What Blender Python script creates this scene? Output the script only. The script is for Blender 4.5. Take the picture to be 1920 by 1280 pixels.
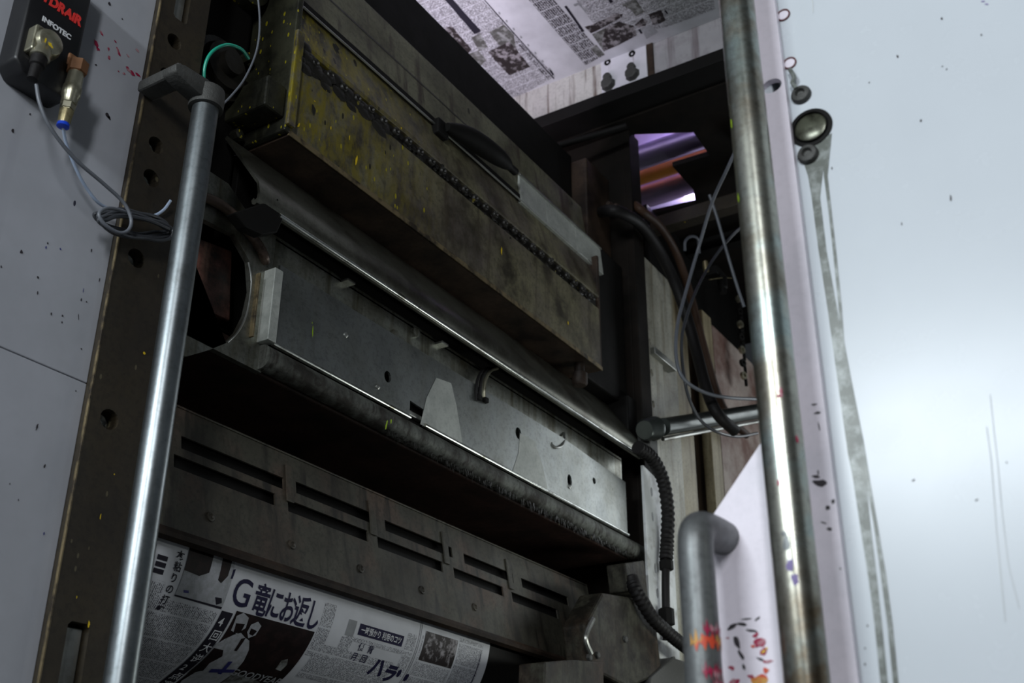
import bpy, bmesh, math, random
from mathutils import Vector, Matrix, noise as mnoise
random.seed(7)
scene = bpy.context.scene
for o in list(bpy.data.objects): bpy.data.objects.remove(o)
COL = scene.collection

# ------------------------------------------------------------------ camera
H = 1.5                                   # eye height above the floor
CAM = Vector((0, 0, H))
E1 = Vector((0.52993165, 0.3725087, 0.76184625))     # world x in camera (right, down, forward)
E2 = Vector((-0.84802522, 0.227406, 0.47868542))     # world y
E3 = Vector((0.00506608, -0.89973539, 0.43640641))   # world z
FPX = 2153.57
cam_d = bpy.data.cameras.new('camera'); cam = bpy.data.objects.new('camera', cam_d); COL.objects.link(cam)
right = Vector((E1.x, E2.x, E3.x)); down = Vector((E1.y, E2.y, E3.y)); fwd = Vector((E1.z, E2.z, E3.z))
M = Matrix((right, -down, -fwd)).transposed().to_4x4(); M.translation = CAM
cam.matrix_world = M
cam_d.sensor_width = 36; cam_d.lens = FPX / 1920 * 36; cam_d.clip_start = 0.02
cam_d.dof.use_dof = True; cam_d.dof.focus_distance = 2.3; cam_d.dof.aperture_fstop = 5.6
scene.camera = cam

# ------------------------------------------------------------------ world, lights, exposure
w = bpy.data.worlds.new('hall'); scene.world = w; w.use_nodes = True
w.node_tree.nodes['Background'].inputs[0].default_value = (0.80, 0.90, 1.0, 1)
w.node_tree.nodes['Background'].inputs[1].default_value = 0.022
vs = scene.view_settings
vs.view_transform = 'Standard'; vs.look = 'None'; vs.gamma = 1; vs.use_curve_mapping = False; vs.exposure = 0.0

def area(name, loc, target, sx, sy, power, col):
    d = bpy.data.lights.new(name, 'AREA'); d.shape = 'RECTANGLE'; d.size = sx; d.size_y = sy; d.energy = power; d.color = col
    o = bpy.data.objects.new(name, d); COL.objects.link(o)
    o.location = loc; o.rotation_euler = (Vector(target) - Vector(loc)).to_track_quat('-Z', 'Y').to_euler()
    return o
# hall fluorescent over the walkway, left of the photographer
area('walkway_light', (-2.6, 0.92, 3.36), (0.9, 0.5, 1.9), 1.3, 0.22, 92, (0.87, 0.95, 1.0))
area('strip_fill_light', (-2.1, -1.0, 3.3), (1.2, 0.4, 1.9), 0.3, 1.2, 56, (0.92, 0.96, 1.0))  # second lamp, added to light the white strip past the pole's shadow
# added light for the steel plate's bright end, and a tube on the nearer unit
area('plate_fill_light', (4.85, 0.68, 3.25), (2.6, 1.5, 2.5), 0.7, 0.9, 6.5, (0.90, 0.96, 1.0))
area('unit_tube_light', (3.3, 0.55, 2.05), (3.2, 1.6, 2.15), 0.9, 0.05, 5, (0.95, 1.0, 0.96))

# ------------------------------------------------------------------ helpers
def ray(px, py):
    v = Vector((px - 960, py - 640, FPX))
    return Vector((E1.dot(v), E2.dot(v), E3.dot(v)))
def P(px, py, x=None, y=None, z=None):
    """point of the place on the plane x= / y= / z= (z counted from eye height)"""
    r = ray(px, py)
    t = x / r.x if x is not None else y / r.y if y is not None else z / r.z
    return CAM + r * t
def PXS(px, py, x=None, y=None, z=None):
    """metres per picture pixel at that point"""
    r = ray(px, py)
    return x / r.x if x is not None else y / r.y if y is not None else z / r.z
def V(x, y, z): return Vector((x, y, z + H))

def setp(o, label=None, cat=None, group=None, kind=None):
    if label: o['label'] = label
    if cat: o['category'] = cat
    if group: o['group'] = group
    if kind: o['kind'] = kind
    return o
def thing(name, label, cat, loc=(0, 0, 0), group=None):
    o = bpy.data.objects.new(name, None); COL.objects.link(o); o.location = loc; o.empty_display_size = .05
    return setp(o, label, cat, group)
def wloc(o):
    v = Vector((0, 0, 0))
    while o: v += o.location; o = o.parent
    return v
def obj(name, bm, mat, parent=None, smooth=False, kind=None, label=None):
    """vertices of bm are world coordinates"""
    off = wloc(parent) if parent else Vector((0, 0, 0))
    cs = [v.co for v in bm.verts]
    c = Vector(((min(v.x for v in cs) + max(v.x for v in cs)) / 2, (min(v.y for v in cs) + max(v.y for v in cs)) / 2, min(v.z for v in cs)))
    bmesh.ops.translate(bm, verts=bm.verts, vec=-c)
    me = bpy.data.meshes.new(name); bm.to_mesh(me); bm.free()
    if smooth:
        me.polygons.foreach_set('use_smooth', [True] * len(me.polygons))
        try: me.set_sharp_from_angle(angle=math.radians(40))
        except Exception: pass
    if mat: me.materials.append(mat)
    o = bpy.data.objects.new(name, me); COL.objects.link(o)
    o.location = c - off; o.parent = parent
    if kind: o['kind'] = kind
    if label: o['label'] = label
    return o
def dup(o, loc_world, parent):
    c = o.copy(); COL.objects.link(c); c.parent = parent; c.location = Vector(loc_world) - wloc(parent)
    return c
def NB(): return bmesh.new()
def bev(bm, wd=0.003, seg=2, ang=30):
    es = [e for e in bm.edges if len(e.link_faces) == 2 and e.calc_face_angle(0) > math.radians(ang)]
    if es: bmesh.ops.bevel(bm, geom=es, offset=wd, segments=seg, affect='EDGES', profile=.5, clamp_overlap=True)
    return bm
def box(bm, x0, x1, y0, y1, z0, z1, wd=0):
    """z from eye height"""
    m = Matrix.Translation(((x0 + x1) / 2, (y0 + y1) / 2, (z0 + z1) / 2 + H)) @ Matrix.Diagonal((x1 - x0, y1 - y0, z1 - z0, 1))
    if wd:
        b2 = NB(); bmesh.ops.create_cube(b2, size=1, matrix=m); bev(b2, wd); join(bm, b2)
    else: bmesh.ops.create_cube(bm, size=1, matrix=m)
    return bm
def join(bm, b2):
    me = bpy.data.meshes.new('tmp'); b2.to_mesh(me); b2.free(); bm.from_mesh(me); bpy.data.meshes.remove(me); return bm
def B(x0, x1, y0, y1, z0, z1, wd=0.003): return box(NB(), x0, x1, y0, y1, z0, z1, wd)
def prism(prof, x0, x1, wd=0.0):
    """closed (y, z) profile carried along x"""
    bm = NB()
    a = [bm.verts.new((x0, y, z + H)) for y, z in prof]; b = [bm.verts.new((x1, y, z + H)) for y, z in prof]
    n = len(prof)
    bm.faces.new(a); bm.faces.new(list(reversed(b)))
    for i in range(n): bm.faces.new((a[i], b[i], b[(i + 1) % n], a[(i + 1) % n]))
    bmesh.ops.recalc_face_normals(bm, faces=bm.faces)
    if wd: bev(bm, wd)
    return bm
def prism_pts(pts, vec, wd=0.0):
    """closed loop of 3-D points pushed along vec"""
    bm = NB(); vec = Vector(vec)
    a = [bm.verts.new(p) for p in pts]; b = [bm.verts.new(Vector(p) + vec) for p in pts]; n = len(pts)
    bm.faces.new(a); bm.faces.new(list(reversed(b)))
    for i in range(n): bm.faces.new((a[i], b[i], b[(i + 1) % n], a[(i + 1) % n]))
    bmesh.ops.recalc_face_normals(bm, faces=bm.faces)
    if wd: bev(bm, wd)
    return bm
def catmull(pts, n=8):
    pts = [Vector(p) for p in pts]
    if len(pts) < 3: return pts
    q = [pts[0] * 2 - pts[1]] + pts + [pts[-1] * 2 - pts[-2]]; out = []
    for i in range(1, len(q) - 2):
        p0, p1, p2, p3 = q[i - 1], q[i], q[i + 1], q[i + 2]
        for k in range(n):
            t = k / n
            out.append(0.5 * (2 * p1 + (p2 - p0) * t + (2 * p0 - 5 * p1 + 4 * p2 - p3) * t * t + (3 * p1 - p0 - 3 * p2 + p3) * t ** 3))
    out.append(pts[-1]); return out
def tube(bm, path, r, seg=12, smooth=8):
    """round tube; r a number or a function of 0..1"""
    pts = catmull(path, smooth) if smooth else [Vector(p) for p in path]
    n = len(pts); rings = []
    t0 = (pts[1] - pts[0]).normalized()
    u = t0.cross(Vector((0, 0, 1)));  u = u if u.length > .05 else t0.cross(Vector((1, 0, 0))); u.normalize()
    for i, p in enumerate(pts):
        t = (pts[min(i + 1, n - 1)] - pts[max(i - 1, 0)]).normalized()
        u = (u - t * u.dot(t)).normalized(); v = t.cross(u)
        rr = r(i / (n - 1)) if callable(r) else r
        rings.append([bm.verts.new(p + (u * math.cos(a) + v * math.sin(a)) * rr) for a in [2 * math.pi * k / seg for k in range(seg)]])
    for i in range(n - 1):
        for k in range(seg):
            bm.faces.new((rings[i][k], rings[i][(k + 1) % seg], rings[i + 1][(k + 1) % seg], rings[i + 1][k]))
    bm.faces.new(list(reversed(rings[0]))); bm.faces.new(rings[-1])
    bmesh.ops.recalc_face_normals(bm, faces=bm.faces)
    return bm
def lathe(bm, p0, axis, prof, seg=16):
    """prof: list of (distance along axis, radius)"""
    ax = Vector(axis).normalized(); u = ax.orthogonal().normalized(); v = ax.cross(u); p0 = Vector(p0); rings = []
    for d, r in prof:
        rings.append([bm.verts.new(p0 + ax * d + (u * math.cos(a) + v * math.sin(a)) * max(r, 1e-5)) for a in [2 * math.pi * (k + .5) / seg for k in range(seg)]])
    for i in range(len(rings) - 1):
        for k in range(seg): bm.faces.new((rings[i][k], rings[i][(k + 1) % seg], rings[i + 1][(k + 1) % seg], rings[i + 1][k]))
    bm.faces.new(list(reversed(rings[0]))); bm.faces.new(rings[-1])
    bmesh.ops.recalc_face_normals(bm, faces=bm.faces)
    return bm
def hole_plate(outline, holes, th, org, U, W, N=None):
    """flat plate with holes: 2-D loops in (u, w), pushed th along N"""
    bm = NB(); org = Vector(org); U = Vector(U); W = Vector(W); N = Vector(N) if N else U.cross(W)
    edges = []
    for lp in [outline] + holes:
        vs_ = [bm.verts.new(org + U * a + W * b) for a, b in lp]
        for i in range(len(vs_)): edges.append(bm.edges.new((vs_[i], vs_[(i + 1) % len(vs_)])))
    bmesh.ops.triangle_fill(bm, use_beauty=True, use_dissolve=False, edges=edges)
    r = bmesh.ops.extrude_face_region(bm, geom=list(bm.faces))
    bmesh.ops.translate(bm, verts=[g for g in r['geom'] if isinstance(g, bmesh.types.BMVert)], vec=N * th)
    bmesh.ops.recalc_face_normals(bm, faces=bm.faces)
    return bm
def circ(cx, cy, rx, ry=None, n=14): ry = ry or rx; return [(cx + rx * math.cos(2 * math.pi * k / n), cy + ry * math.sin(2 * math.pi * k / n)) for k in range(n)]
def rect(a0, b0, a1, b1): return [(a0, b0), (a1, b0), (a1, b1), (a0, b1)]
def blob(cx, cy, rx, ry, n=12, jit=.35, rot=0):
    pts = []
    for k in range(n):
        a = 2 * math.pi * k / n; j = 1 - jit * random.random()
        x, y = rx * j * math.cos(a), ry * j * math.sin(a)
        pts.append((cx + x * math.cos(rot) - y * math.sin(rot), cy + x * math.sin(rot) + y * math.cos(rot)))
    return pts
def flat(bm, pts3):
    vs_ = [bm.verts.new(p) for p in pts3]; f = bm.faces.new(vs_); return f

# ------------------------------------------------------------------ materials
def mat(name, col, metal=0.0, rough=0.5, dirt=None, specks=None, streak=None, bump=0.0, bscale=60, grad=None, rvar=0.12, second=None, emit=None, spec=None, smear=None, var=(.85, 1.12), fine=0.0):
    """dirt=(colour, scale, lo, hi)   streak=(colour, scale, lo, hi) along z   specks=(colour, scale, size, share)   grad=(x0, x1) keeps specks near x0"""
    m = bpy.data.materials.new(name); m.use_nodes = True; nt = m.node_tree; N = nt.nodes; L = nt.links
    b = N['Principled BSDF']; b.inputs['Metallic'].default_value = metal
    if spec is not None: b.inputs['Specular IOR Level'].default_value = spec
    tc = N.new('ShaderNodeNewGeometry').outputs['Position']
    def nz(scale, detail=5, vec=None, rg=.55):
        t = N.new('ShaderNodeTexNoise'); t.inputs['Scale'].default_value = scale; t.inputs['Detail'].default_value = detail; t.inputs['Roughness'].default_value = rg
        L.new(vec or tc, t.inputs['Vector']); return t.outputs['Fac']
    def ramp(fac, lo, hi):
        r = N.new('ShaderNodeMapRange'); r.inputs[1].default_value = lo; r.inputs[2].default_value = hi; r.clamp = True
        L.new(fac, r.inputs[0]); return r.outputs[0]
    def mix(fac, a, c2):
        x = N.new('ShaderNodeMix'); x.data_type = 'RGBA'
        L.new(fac, x.inputs[0])
        if isinstance(a, (tuple, list)): x.inputs[6].default_value = (*a[:3], 1)
        else: L.new(a, x.inputs[6])
        if isinstance(c2, (tuple, list)): x.inputs[7].default_value = (*c2[:3], 1)
        else: L.new(c2, x.inputs[7])
        return x.outputs[2]
    def math_(op, a, c2):
        x = N.new('ShaderNodeMath'); x.operation = op
        for i, q in enumerate((a, c2)):
            if isinstance(q, (int, float)): x.inputs[i].default_value = q
            else: L.new(q, x.inputs[i])
        return x.outputs[0]
    c = mix(ramp(nz(9), .3, .7), tuple(v * var[0] for v in col), tuple(min(1, v * var[1]) for v in col))
    if second: c = mix(ramp(nz(second[1], 4), second[2], second[3]), c, second[0])
    dm = None
    if dirt:
        dm = ramp(nz(dirt[1], 7, rg=.65), dirt[2], dirt[3]); c = mix(dm, c, dirt[0])
    if streak:
        mp = N.new('ShaderNodeMapping'); mp.inputs['Scale'].default_value = (1, 1, .07); L.new(tc, mp.inputs['Vector'])
        c = mix(ramp(nz(streak[1], 4, mp.outputs[0]), streak[2], streak[3]), c, streak[0])
    if fine:             # fine grime and pitting
        c = mix(math_('MULTIPLY', ramp(nz(95, 9, rg=.72), .48, .66), fine), c, tuple(v * .12 for v in col))
    if smear:            # (colour, scale, lo, hi, x0, x1): ink run in streaks, thick at x0 and gone at x1
        mp = N.new('ShaderNodeMapping'); mp.inputs['Scale'].default_value = (1, 1, .4); L.new(tc, mp.inputs['Vector'])
        sx = N.new('ShaderNodeSeparateXYZ'); L.new(tc, sx.inputs[0])
        c = mix(math_('MULTIPLY', ramp(nz(smear[1], 8, mp.outputs[0], .7), smear[2], smear[3]), ramp(sx.outputs[0], smear[5], smear[4])), c, smear[0])
    if specks:
        for sp in (specks if isinstance(specks, list) else [specks]):
            mp = N.new('ShaderNodeMapping'); mp.inputs['Scale'].default_value = (1, 1, .45); L.new(tc, mp.inputs['Vector'])
            vo = N.new('ShaderNodeTexVoronoi'); vo.inputs['Scale'].default_value = sp[1]; L.new(mp.outputs[0], vo.inputs['Vector'])
            se = N.new('ShaderNodeSeparateColor'); L.new(vo.outputs['Color'], se.inputs[0])
            share = sp[3]
            if grad:
                sx = N.new('ShaderNodeSeparateXYZ'); L.new(tc, sx.inputs[0])
                share = math_('MULTIPLY', ramp(sx.outputs[0], grad[1], grad[0]), sp[3])
            m1 = math_('LESS_THAN', vo.outputs['Distance'], math_('MULTIPLY', se.outputs[1], sp[2]))
            m2 = math_('LESS_THAN', se.outputs[0], share)
            c = mix(math_('MULTIPLY', m1, m2), c, sp[0])
    L.new(c, b.inputs['Base Color'])
    rr = N.new('ShaderNodeMapRange'); rr.inputs[3].default_value = max(.03, rough - rvar); rr.inputs[4].default_value = min(1, rough + rvar); L.new(nz(14, 6), rr.inputs[0]); L.new(rr.outputs[0], b.inputs['Roughness'])
    if bump:
        bp = N.new('ShaderNodeBump'); bp.inputs['Strength'].default_value = bump; bp.inputs['Distance'].default_value = .004; L.new(nz(bscale, 6), bp.inputs['Height']); L.new(bp.outputs[0], b.inputs['Normal'])
    if emit:
        b.inputs['Emission Color'].default_value = (*emit[0], 1); b.inputs['Emission Strength'].default_value = emit[1]
    return m
K = {}
K['grey_paint'] = mat('grey_paint', (.42, .43, .47), 0, .42, var=(.95, 1.04), dirt=((.36, .37, .40), 3.5, .45, .75), streak=((.27, .27, .31), 9, .54, .78), specks=((.03, .03, .05), 32, .22, .07), bump=.05)
K['white_paint'] = mat('white_paint', (.60, .64, .68), 0, .27, specks=((.12, .13, .14), 22, .11, .05), rvar=.02, spec=.38, var=(.98, 1.01))
K['strip_paint'] = mat('strip_paint', fine=0.06, col=(.86, .80, .88), metal=0, rough=.38, var=(.96, 1.02), dirt=((.62, .60, .66), 5, .5, .8), specks=((.06, .05, .05), 28, .16, .05))
K['frame_brown'] = mat('frame_brown', fine=0.5, col=(.036, .027, .015), metal=.1, rough=.55, dirt=((.020, .015, .010), 7, .4, .7), specks=[((.5, .38, .01), 16, .14, .06), ((.10, .085, .05), 60, .3, .1)], bump=.15)
K['frame_edge'] = mat('frame_edge', (.22, .17, .09), .4, .5, dirt=((.04, .03, .02), 18, .45, .6))
K['hole_dark'] = mat('hole_dark', (.012, .010, .009), 0, .7)
K['worn_steel'] = mat('worn_steel', (.46, .47, .44), .85, .36, dirt=((.10, .09, .07), 6, .45, .72))
K['plate_steel'] = mat('plate_steel', fine=0.32, col=(.36, .38, .37), metal=.95, rough=.38, dirt=((.16, .16, .13), 4.5, .42, .75), streak=((.30, .31, .28), 34, .5, .8), specks=((.03, .03, .02), 60, .25, .06), rvar=.1)
K['clean_steel'] = mat('clean_steel', fine=0.2, col=(.50, .52, .48), metal=.3, rough=.5, dirt=((.38, .40, .37), 30, .45, .7))
K['back_panel'] = mat('back_panel', fine=0.45, col=(.34, .35, .31), metal=.85, rough=.38, dirt=((.10, .09, .06), 7, .45, .7), streak=((.14, .13, .09), 38, .5, .7))
K['fountain'] = mat('fountain', fine=0.6, col=(.215, .197, .115), metal=.2, rough=.5, dirt=((.035, .028, .016), 9, .42, .66), second=((.12, .10, .085), 3, .45, .6), streak=((.06, .045, .03), 40, .52, .75), specks=[((.40, .34, .01), 120, .40, .30), ((.02, .016, .01), 55, .38, .30)], grad=(1.40, 2.05), bump=.25, smear=((.23, .185, .008), 38, .43, .58, 1.44, 2.08))
K['fountain_top'] = mat('fountain_top', fine=0.5, col=(.185, .18, .115), metal=.35, rough=.48, dirt=((.055, .048, .03), 6, .45, .7), streak=((.06, .045, .03), 26, .56, .68), specks=((.02, .02, .01), 26, .3, .25), bump=.1)
K['fountain_end'] = mat('fountain_end', (.042, .042, .025), .3, .5, dirt=((.012, .012, .008), 10, .4, .6), specks=((.34, .29, .01), 110, .4, .2), bump=.4)
K['rust_brown'] = mat('rust_brown', fine=0.4, col=(.050, .032, .022), metal=0, rough=.6, dirt=((.012, .008, .006), 8, .4, .65), bump=.2, spec=.25)
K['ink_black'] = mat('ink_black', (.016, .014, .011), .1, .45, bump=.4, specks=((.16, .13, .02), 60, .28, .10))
K['sheet'] = mat('sheet', fine=0.35, col=(.24, .24, .20), metal=.9, rough=.36, dirt=((.07, .06, .045), 6, .45, .7), rvar=.08)
K['lip'] = mat('lip', fine=0.5, col=(.17, .18, .16), metal=.3, rough=.6, dirt=((.03, .027, .022), 9, .42, .62), streak=((.04, .035, .03), 60, .5, .65), bump=.4, spec=.3)
K['maroon'] = mat('maroon', fine=0.5, col=(.040, .021, .016), metal=0, rough=.7, dirt=((.012, .009, .007), 6, .4, .65), spec=.15)
K['guard'] = mat('guard', fine=0.55, col=(.068, .064, .046), metal=.1, rough=.6, dirt=((.028, .022, .015), 5, .42, .7), streak=((.018, .015, .011), 34, .50, .68), second=((.10, .07, .05), 7, .5, .65))
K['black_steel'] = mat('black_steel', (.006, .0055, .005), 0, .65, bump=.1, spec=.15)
K['frame_dark'] = mat('frame_dark', (.012, .009, .007), 0, .7, dirt=((.006, .005, .004), 6, .4, .6), bump=.15, spec=.12)
K['roller_dark'] = mat('roller_dark', (.008, .007, .006), 0, .6, spec=.2)
K['edge_highlight'] = mat('edge_highlight', (.78, .80, .76), 1, .24, dirt=((.25, .24, .20), 16, .52, .66))  # pale metal for the edges, their highlight line put into the colour
K['air_steel'] = mat('air_steel', (.075, .085, .08), .7, .35)
K['lens'] = mat('lens', (.10, .105, .075), .5, .3, dirt=((.03, .03, .02), 40, .45, .65))
K['white_strap'] = mat('white_strap', (.66, .68, .68), .1, .45, dirt=((.35, .35, .32), 14, .5, .7))
K['grimy_housing'] = mat('grimy_housing', fine=0.5, col=(.052, .050, .036), metal=.1, rough=.6, dirt=((.012, .010, .007), 16, .40, .62), second=((.05, .03, .02), 8, .45, .6), streak=((.015, .013, .01), 40, .5, .7), bump=.5, spec=.25)
K['plug_rim'] = mat('plug_rim', (.11, .03, .035), 0, .5)
K['pipe_brown'] = mat('pipe_brown', (.16, .115, .09), .5, .42, dirt=((.05, .03, .02), 20, .45, .65))
K['chrome'] = mat('chrome', fine=0.25, col=(.25, .275, .285), metal=.95, rough=.36, dirt=((.16, .17, .17), 11, .56, .72), rvar=.07, specks=((.05, .05, .05), 46, .25, .05))
K['galv'] = mat('galv', fine=0.35, col=(.36, .36, .31), metal=.9, rough=.30, dirt=((.13, .10, .065), 7, .44, .62), second=((.34, .40, .38), 10, .5, .6), specks=[((.25, .02, .03), 24, .2, .05)], rvar=.1)
K['galv_dull'] = mat('galv_dull', fine=0.35, col=(.17, .18, .18), metal=.55, rough=.45, dirt=((.10, .10, .10), 14, .45, .7), rvar=.1)
K['cast_iron'] = mat('cast_iron', (.062, .062, .058), .3, .6, bump=.4, bscale=140)
K['rubber'] = mat('rubber', (.010, .009, .009), 0, .55, bump=.2, bscale=120, spec=.2)
K['hose_brown'] = mat('hose_brown', (.045, .024, .015), 0, .55, bump=.2, spec=.2)
K['cable_grey'] = mat('cable_grey', (.13, .14, .16), 0, .42)
K['cable_dark'] = mat('cable_dark', (.045, .048, .055), 0, .38)
K['tube_blue'] = mat('tube_blue', (.38, .46, .60), 0, .3)
K['blue'] = mat('blue', (.01, .06, .60), 0, .35)
K['green'] = mat('green', (.02, .36, .24), 0, .25)
K['brass'] = mat('brass', (.42, .36, .20), .8, .35, dirt=((.12, .09, .04), 40, .5, .7))
K['nickel'] = mat('nickel', (.45, .43, .32), .85, .32, dirt=((.14, .12, .07), 35, .5, .7))
K['rust'] = mat('rust', (.17, .075, .03), .1, .7, bump=.3)
K['red_block'] = mat('red_block', fine=0.5, col=(.23, .10, .075), metal=.1, rough=.5, dirt=((.03, .018, .014), 14, .4, .62), streak=((.22, .13, .09), 30, .55, .7))
K['sensor_black'] = mat('sensor_black', (.007, .007, .008), 0, .42)
K['white_print'] = mat('white_print', (.75, .76, .78), 0, .6)
K['red_print'] = mat('red_print', (.75, .035, .030), 0, .6)
K['yellow_print'] = mat('yellow_print', (.75, .52, .01), 0, .5)
K['lime'] = mat('lime', (.36, .55, .01), 0, .35)
K['magenta'] = mat('magenta', (.36, .012, .06), 0, .4, dirt=((.5, .3, .33), 60, .5, .6))
K['purple'] = mat('purple', (.20, .15, .36), 0, .5)
K['orange_ink'] = mat('orange_ink', (.62, .07, .03), 0, .45, second=((.6, .3, .05), 50, .5, .6))
K['dark_ink'] = mat('dark_ink', (.03, .025, .03), 0, .5)
K['blue_ink'] = mat('blue_ink', (.03, .03, .18), 0, .5)
K['oil'] = mat('oil', (.105, .115, .10), .1, .35, dirt=((.26, .28, .27), 55, .45, .66))
K['oil_light'] = mat('oil_light', (.56, .59, .60), 0, .4)
K['pale_cover'] = mat('pale_cover', fine=0.4, col=(.42, .41, .34), metal=0, rough=.5, streak=((.20, .17, .11), 24, .5, .7), dirt=((.16, .13, .09), 6, .5, .75))
K['yellow_cover'] = mat('yellow_cover', fine=0.4, col=(.34, .29, .18), metal=0, rough=.5, streak=((.13, .09, .04), 26, .45, .68))
K['brown_cover'] = mat('brown_cover', (.07, .045, .028), 0, .55, streak=((.02, .014, .01), 24, .45, .7))
K['pink_cover'] = mat('pink_cover', fine=0.3, col=(.40, .33, .29), metal=0, rough=.55, dirt=((.16, .08, .06), 4, .45, .65))
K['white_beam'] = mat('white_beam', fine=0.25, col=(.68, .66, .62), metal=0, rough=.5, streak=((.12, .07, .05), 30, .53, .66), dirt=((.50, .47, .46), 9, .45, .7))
K['white_beam_dim'] = mat('white_beam_dim', (.42, .40, .42), 0, .5, streak=((.12, .08, .09), 22, .55, .75), dirt=((.22, .20, .21), 9, .45, .7))  # darker copy of the beam paint, lamp falloff put into the colour
K['white_plate'] = mat('white_plate', (.70, .68, .74), 0, .45, streak=((.16, .10, .11), 36, .60, .72))
K['violet_roll'] = mat('violet_roll', (.62, .55, .78), .75, .3, rvar=.06)
K['orange_roll'] = mat('orange_roll', (.70, .28, .05), 0, .45)
K['concrete'] = mat('concrete', (.20, .20, .19), 0, .6, dirt=((.10, .10, .09), 3, .4, .7))
K['paper'] = mat('paper', (.66, .67, .70), 0, .5, spec=.25, rvar=.05)
K['ink_solid'] = mat('ink_solid', spec=.12, col=(.022, .020, .030), metal=0, rough=.6)
K['ink_navy'] = mat('ink_navy', spec=.12, col=(.020, .018, .055), metal=0, rough=.6)
K['ink_grey'] = mat('ink_grey', (.27, .28, .29), 0, .5, dirt=((.34, .35, .36), 60, .4, .6), spec=.15)
K['ink_pale'] = mat('ink_pale', (.47, .48, .51), 0, .5, dirt=((.36, .37, .38), 90, .4, .6), spec=.15)
K['photo_dark'] = mat('photo_dark', (.013, .008, .008), 0, .5, dirt=((.028, .015, .014), 40, .45, .65), spec=.15)
K['photo_mix'] = mat('photo_mix', (.035, .028, .028), 0, .5, dirt=((.36, .34, .35), 34, .50, .60), spec=.15)
K['photo_grey'] = mat('photo_grey', (.11, .11, .10), 0, .5, dirt=((.34, .35, .34), 40, .46, .62), spec=.15)
K['lamp_tube'] = mat('lamp_tube', (.9, .9, 1), 0, .4, emit=((.86, .80, 1.0), 5))
K['floor_dark'] = K['concrete']

def text_mat(name, ink, pitch=.0042, cell=.0017, cover=.62, gap=.62, axis=0, bars=.0):
    """small newspaper print: broken marks in ruled columns, laid out by the sheet's own UVs in metres"""
    m = bpy.data.materials.new(name); m.use_nodes = True; nt = m.node_tree; N = nt.nodes; L = nt.links
    b = N['Principled BSDF']; b.inputs['Roughness'].default_value = .5; b.inputs['Specular IOR Level'].default_value = .25
    uv = N.new('ShaderNodeUVMap'); sp = N.new('ShaderNodeSeparateXYZ'); L.new(uv.outputs[0], sp.inputs[0])
    def mt(op, a, c=None):
        x = N.new('ShaderNodeMath'); x.operation = op
        for i, q in enumerate((a, c)):
            if q is None: continue
            if isinstance(q, (int, float)): x.inputs[i].default_value = q
            else: L.new(q, x.inputs[i])
        return x.outputs[0]
    a, c = sp.outputs[axis], sp.outputs[1 - axis]
    fr = mt('FRACT', mt('DIVIDE', a, pitch)); col = mt('LESS_THAN', fr, gap)
    cb = N.new('ShaderNodeCombineXYZ'); L.new(mt('FLOOR', mt('DIVIDE', a, cell)), cb.inputs[0]); L.new(mt('FLOOR', mt('DIVIDE', c, cell)), cb.inputs[1])
    wn = N.new('ShaderNodeTexWhiteNoise'); wn.noise_dimensions = '2D'; L.new(cb.outputs[0], wn.inputs['Vector'])
    on = mt('MULTIPLY', col, mt('LESS_THAN', wn.outputs['Value'], cover))
    # gaps between the tiers of text
    rows = mt('LESS_THAN', mt('FRACT', mt('DIVIDE', c, .052)), .93); on = mt('MULTIPLY', on, rows)
    mx = N.new('ShaderNodeMix'); mx.data_type = 'RGBA'; mx.inputs[6].default_value = (.64, .65, .68, 1); mx.inputs[7].default_value = (*ink, 1)
    L.new(on, mx.inputs[0]); L.new(mx.outputs[2], b.inputs['Base Color'])
    return m
K['text_v'] = text_mat('text_v', (.15, .15, .17))
K['text_v2'] = text_mat('text_v2', (.10, .10, .13), .0050, .0021, .6, .68)
K['text_top'] = text_mat('text_top', (.08, .07, .075), .0052, .0024, .62, .66, axis=1)
K['text_heavy'] = text_mat('text_heavy', (.03, .025, .03), .0080, .0030, .80, .80, axis=1)

# ------------------------------------------------------------------ setting: floor, cover walls
o = obj('floor', B(-4, 7, -4, 4, -H - .05, -H, 0), K['concrete']); setp(o, 'dark concrete floor of the press hall', None, kind='structure')

YF = 1.505
wl = thing('wall_left', 'grey painted cover wall with ink spots beside the dark frame bar', None, V(.2, YF + .03, -H)); setp(wl, kind='structure')
zs = .5015 * YF
obj('panel', B(-1.2, 1.089, YF, YF + .05, -H, zs - .0008, .0015), K['grey_paint'], wl)
obj('panel', B(-1.2, 1.089, YF, YF + .05, zs + .0008, 2.9, .0015), K['grey_paint'], wl)
def spots(parent, name, marks, plane, m, eps=.0006):
    """thin irregular flecks lying on a plane; marks = (px, py, rx, ry, rot) in picture pixels"""
    bm = NB()
    for px, py, rx, ry, rot in marks:
        c = P(px, py, **plane); s = PXS(px, py, **plane)
        for a in [blob(0, 0, rx * s, ry * s, 11, .5, rot)]:
            if 'y' in plane: flat(bm, [c + Vector((p, -eps, q)) for p, q in a])
            else: flat(bm, [c + Vector((-eps, -p, q)) for p, q in a])
    bmesh.ops.recalc_face_normals(bm, faces=bm.faces)
    return obj(name, bm, m, parent, kind='stuff')
PL = dict(y=YF)
spots(wl, 'red_ink_smear', [(180, 82, 5, 9, .6), (183, 92, 5, 5, .3), (222, 98, 4, 11, .7), (203, 92, 3, 5, .4), (257, 94, 6, 4, -.4), (204, 108, 4, 6, .3), (240, 130, 6, 8, .6), (248, 138, 8, 5, -.5), (258, 140, 8, 4, -.2), (232, 138, 4, 3, 0), (222, 134, 3, 2, 0), (190, 62, 3, 6, .8), (216, 78, 4, 2, -.5), (240, 105, 6, 2, -.3)], PL, K['magenta'])
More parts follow.
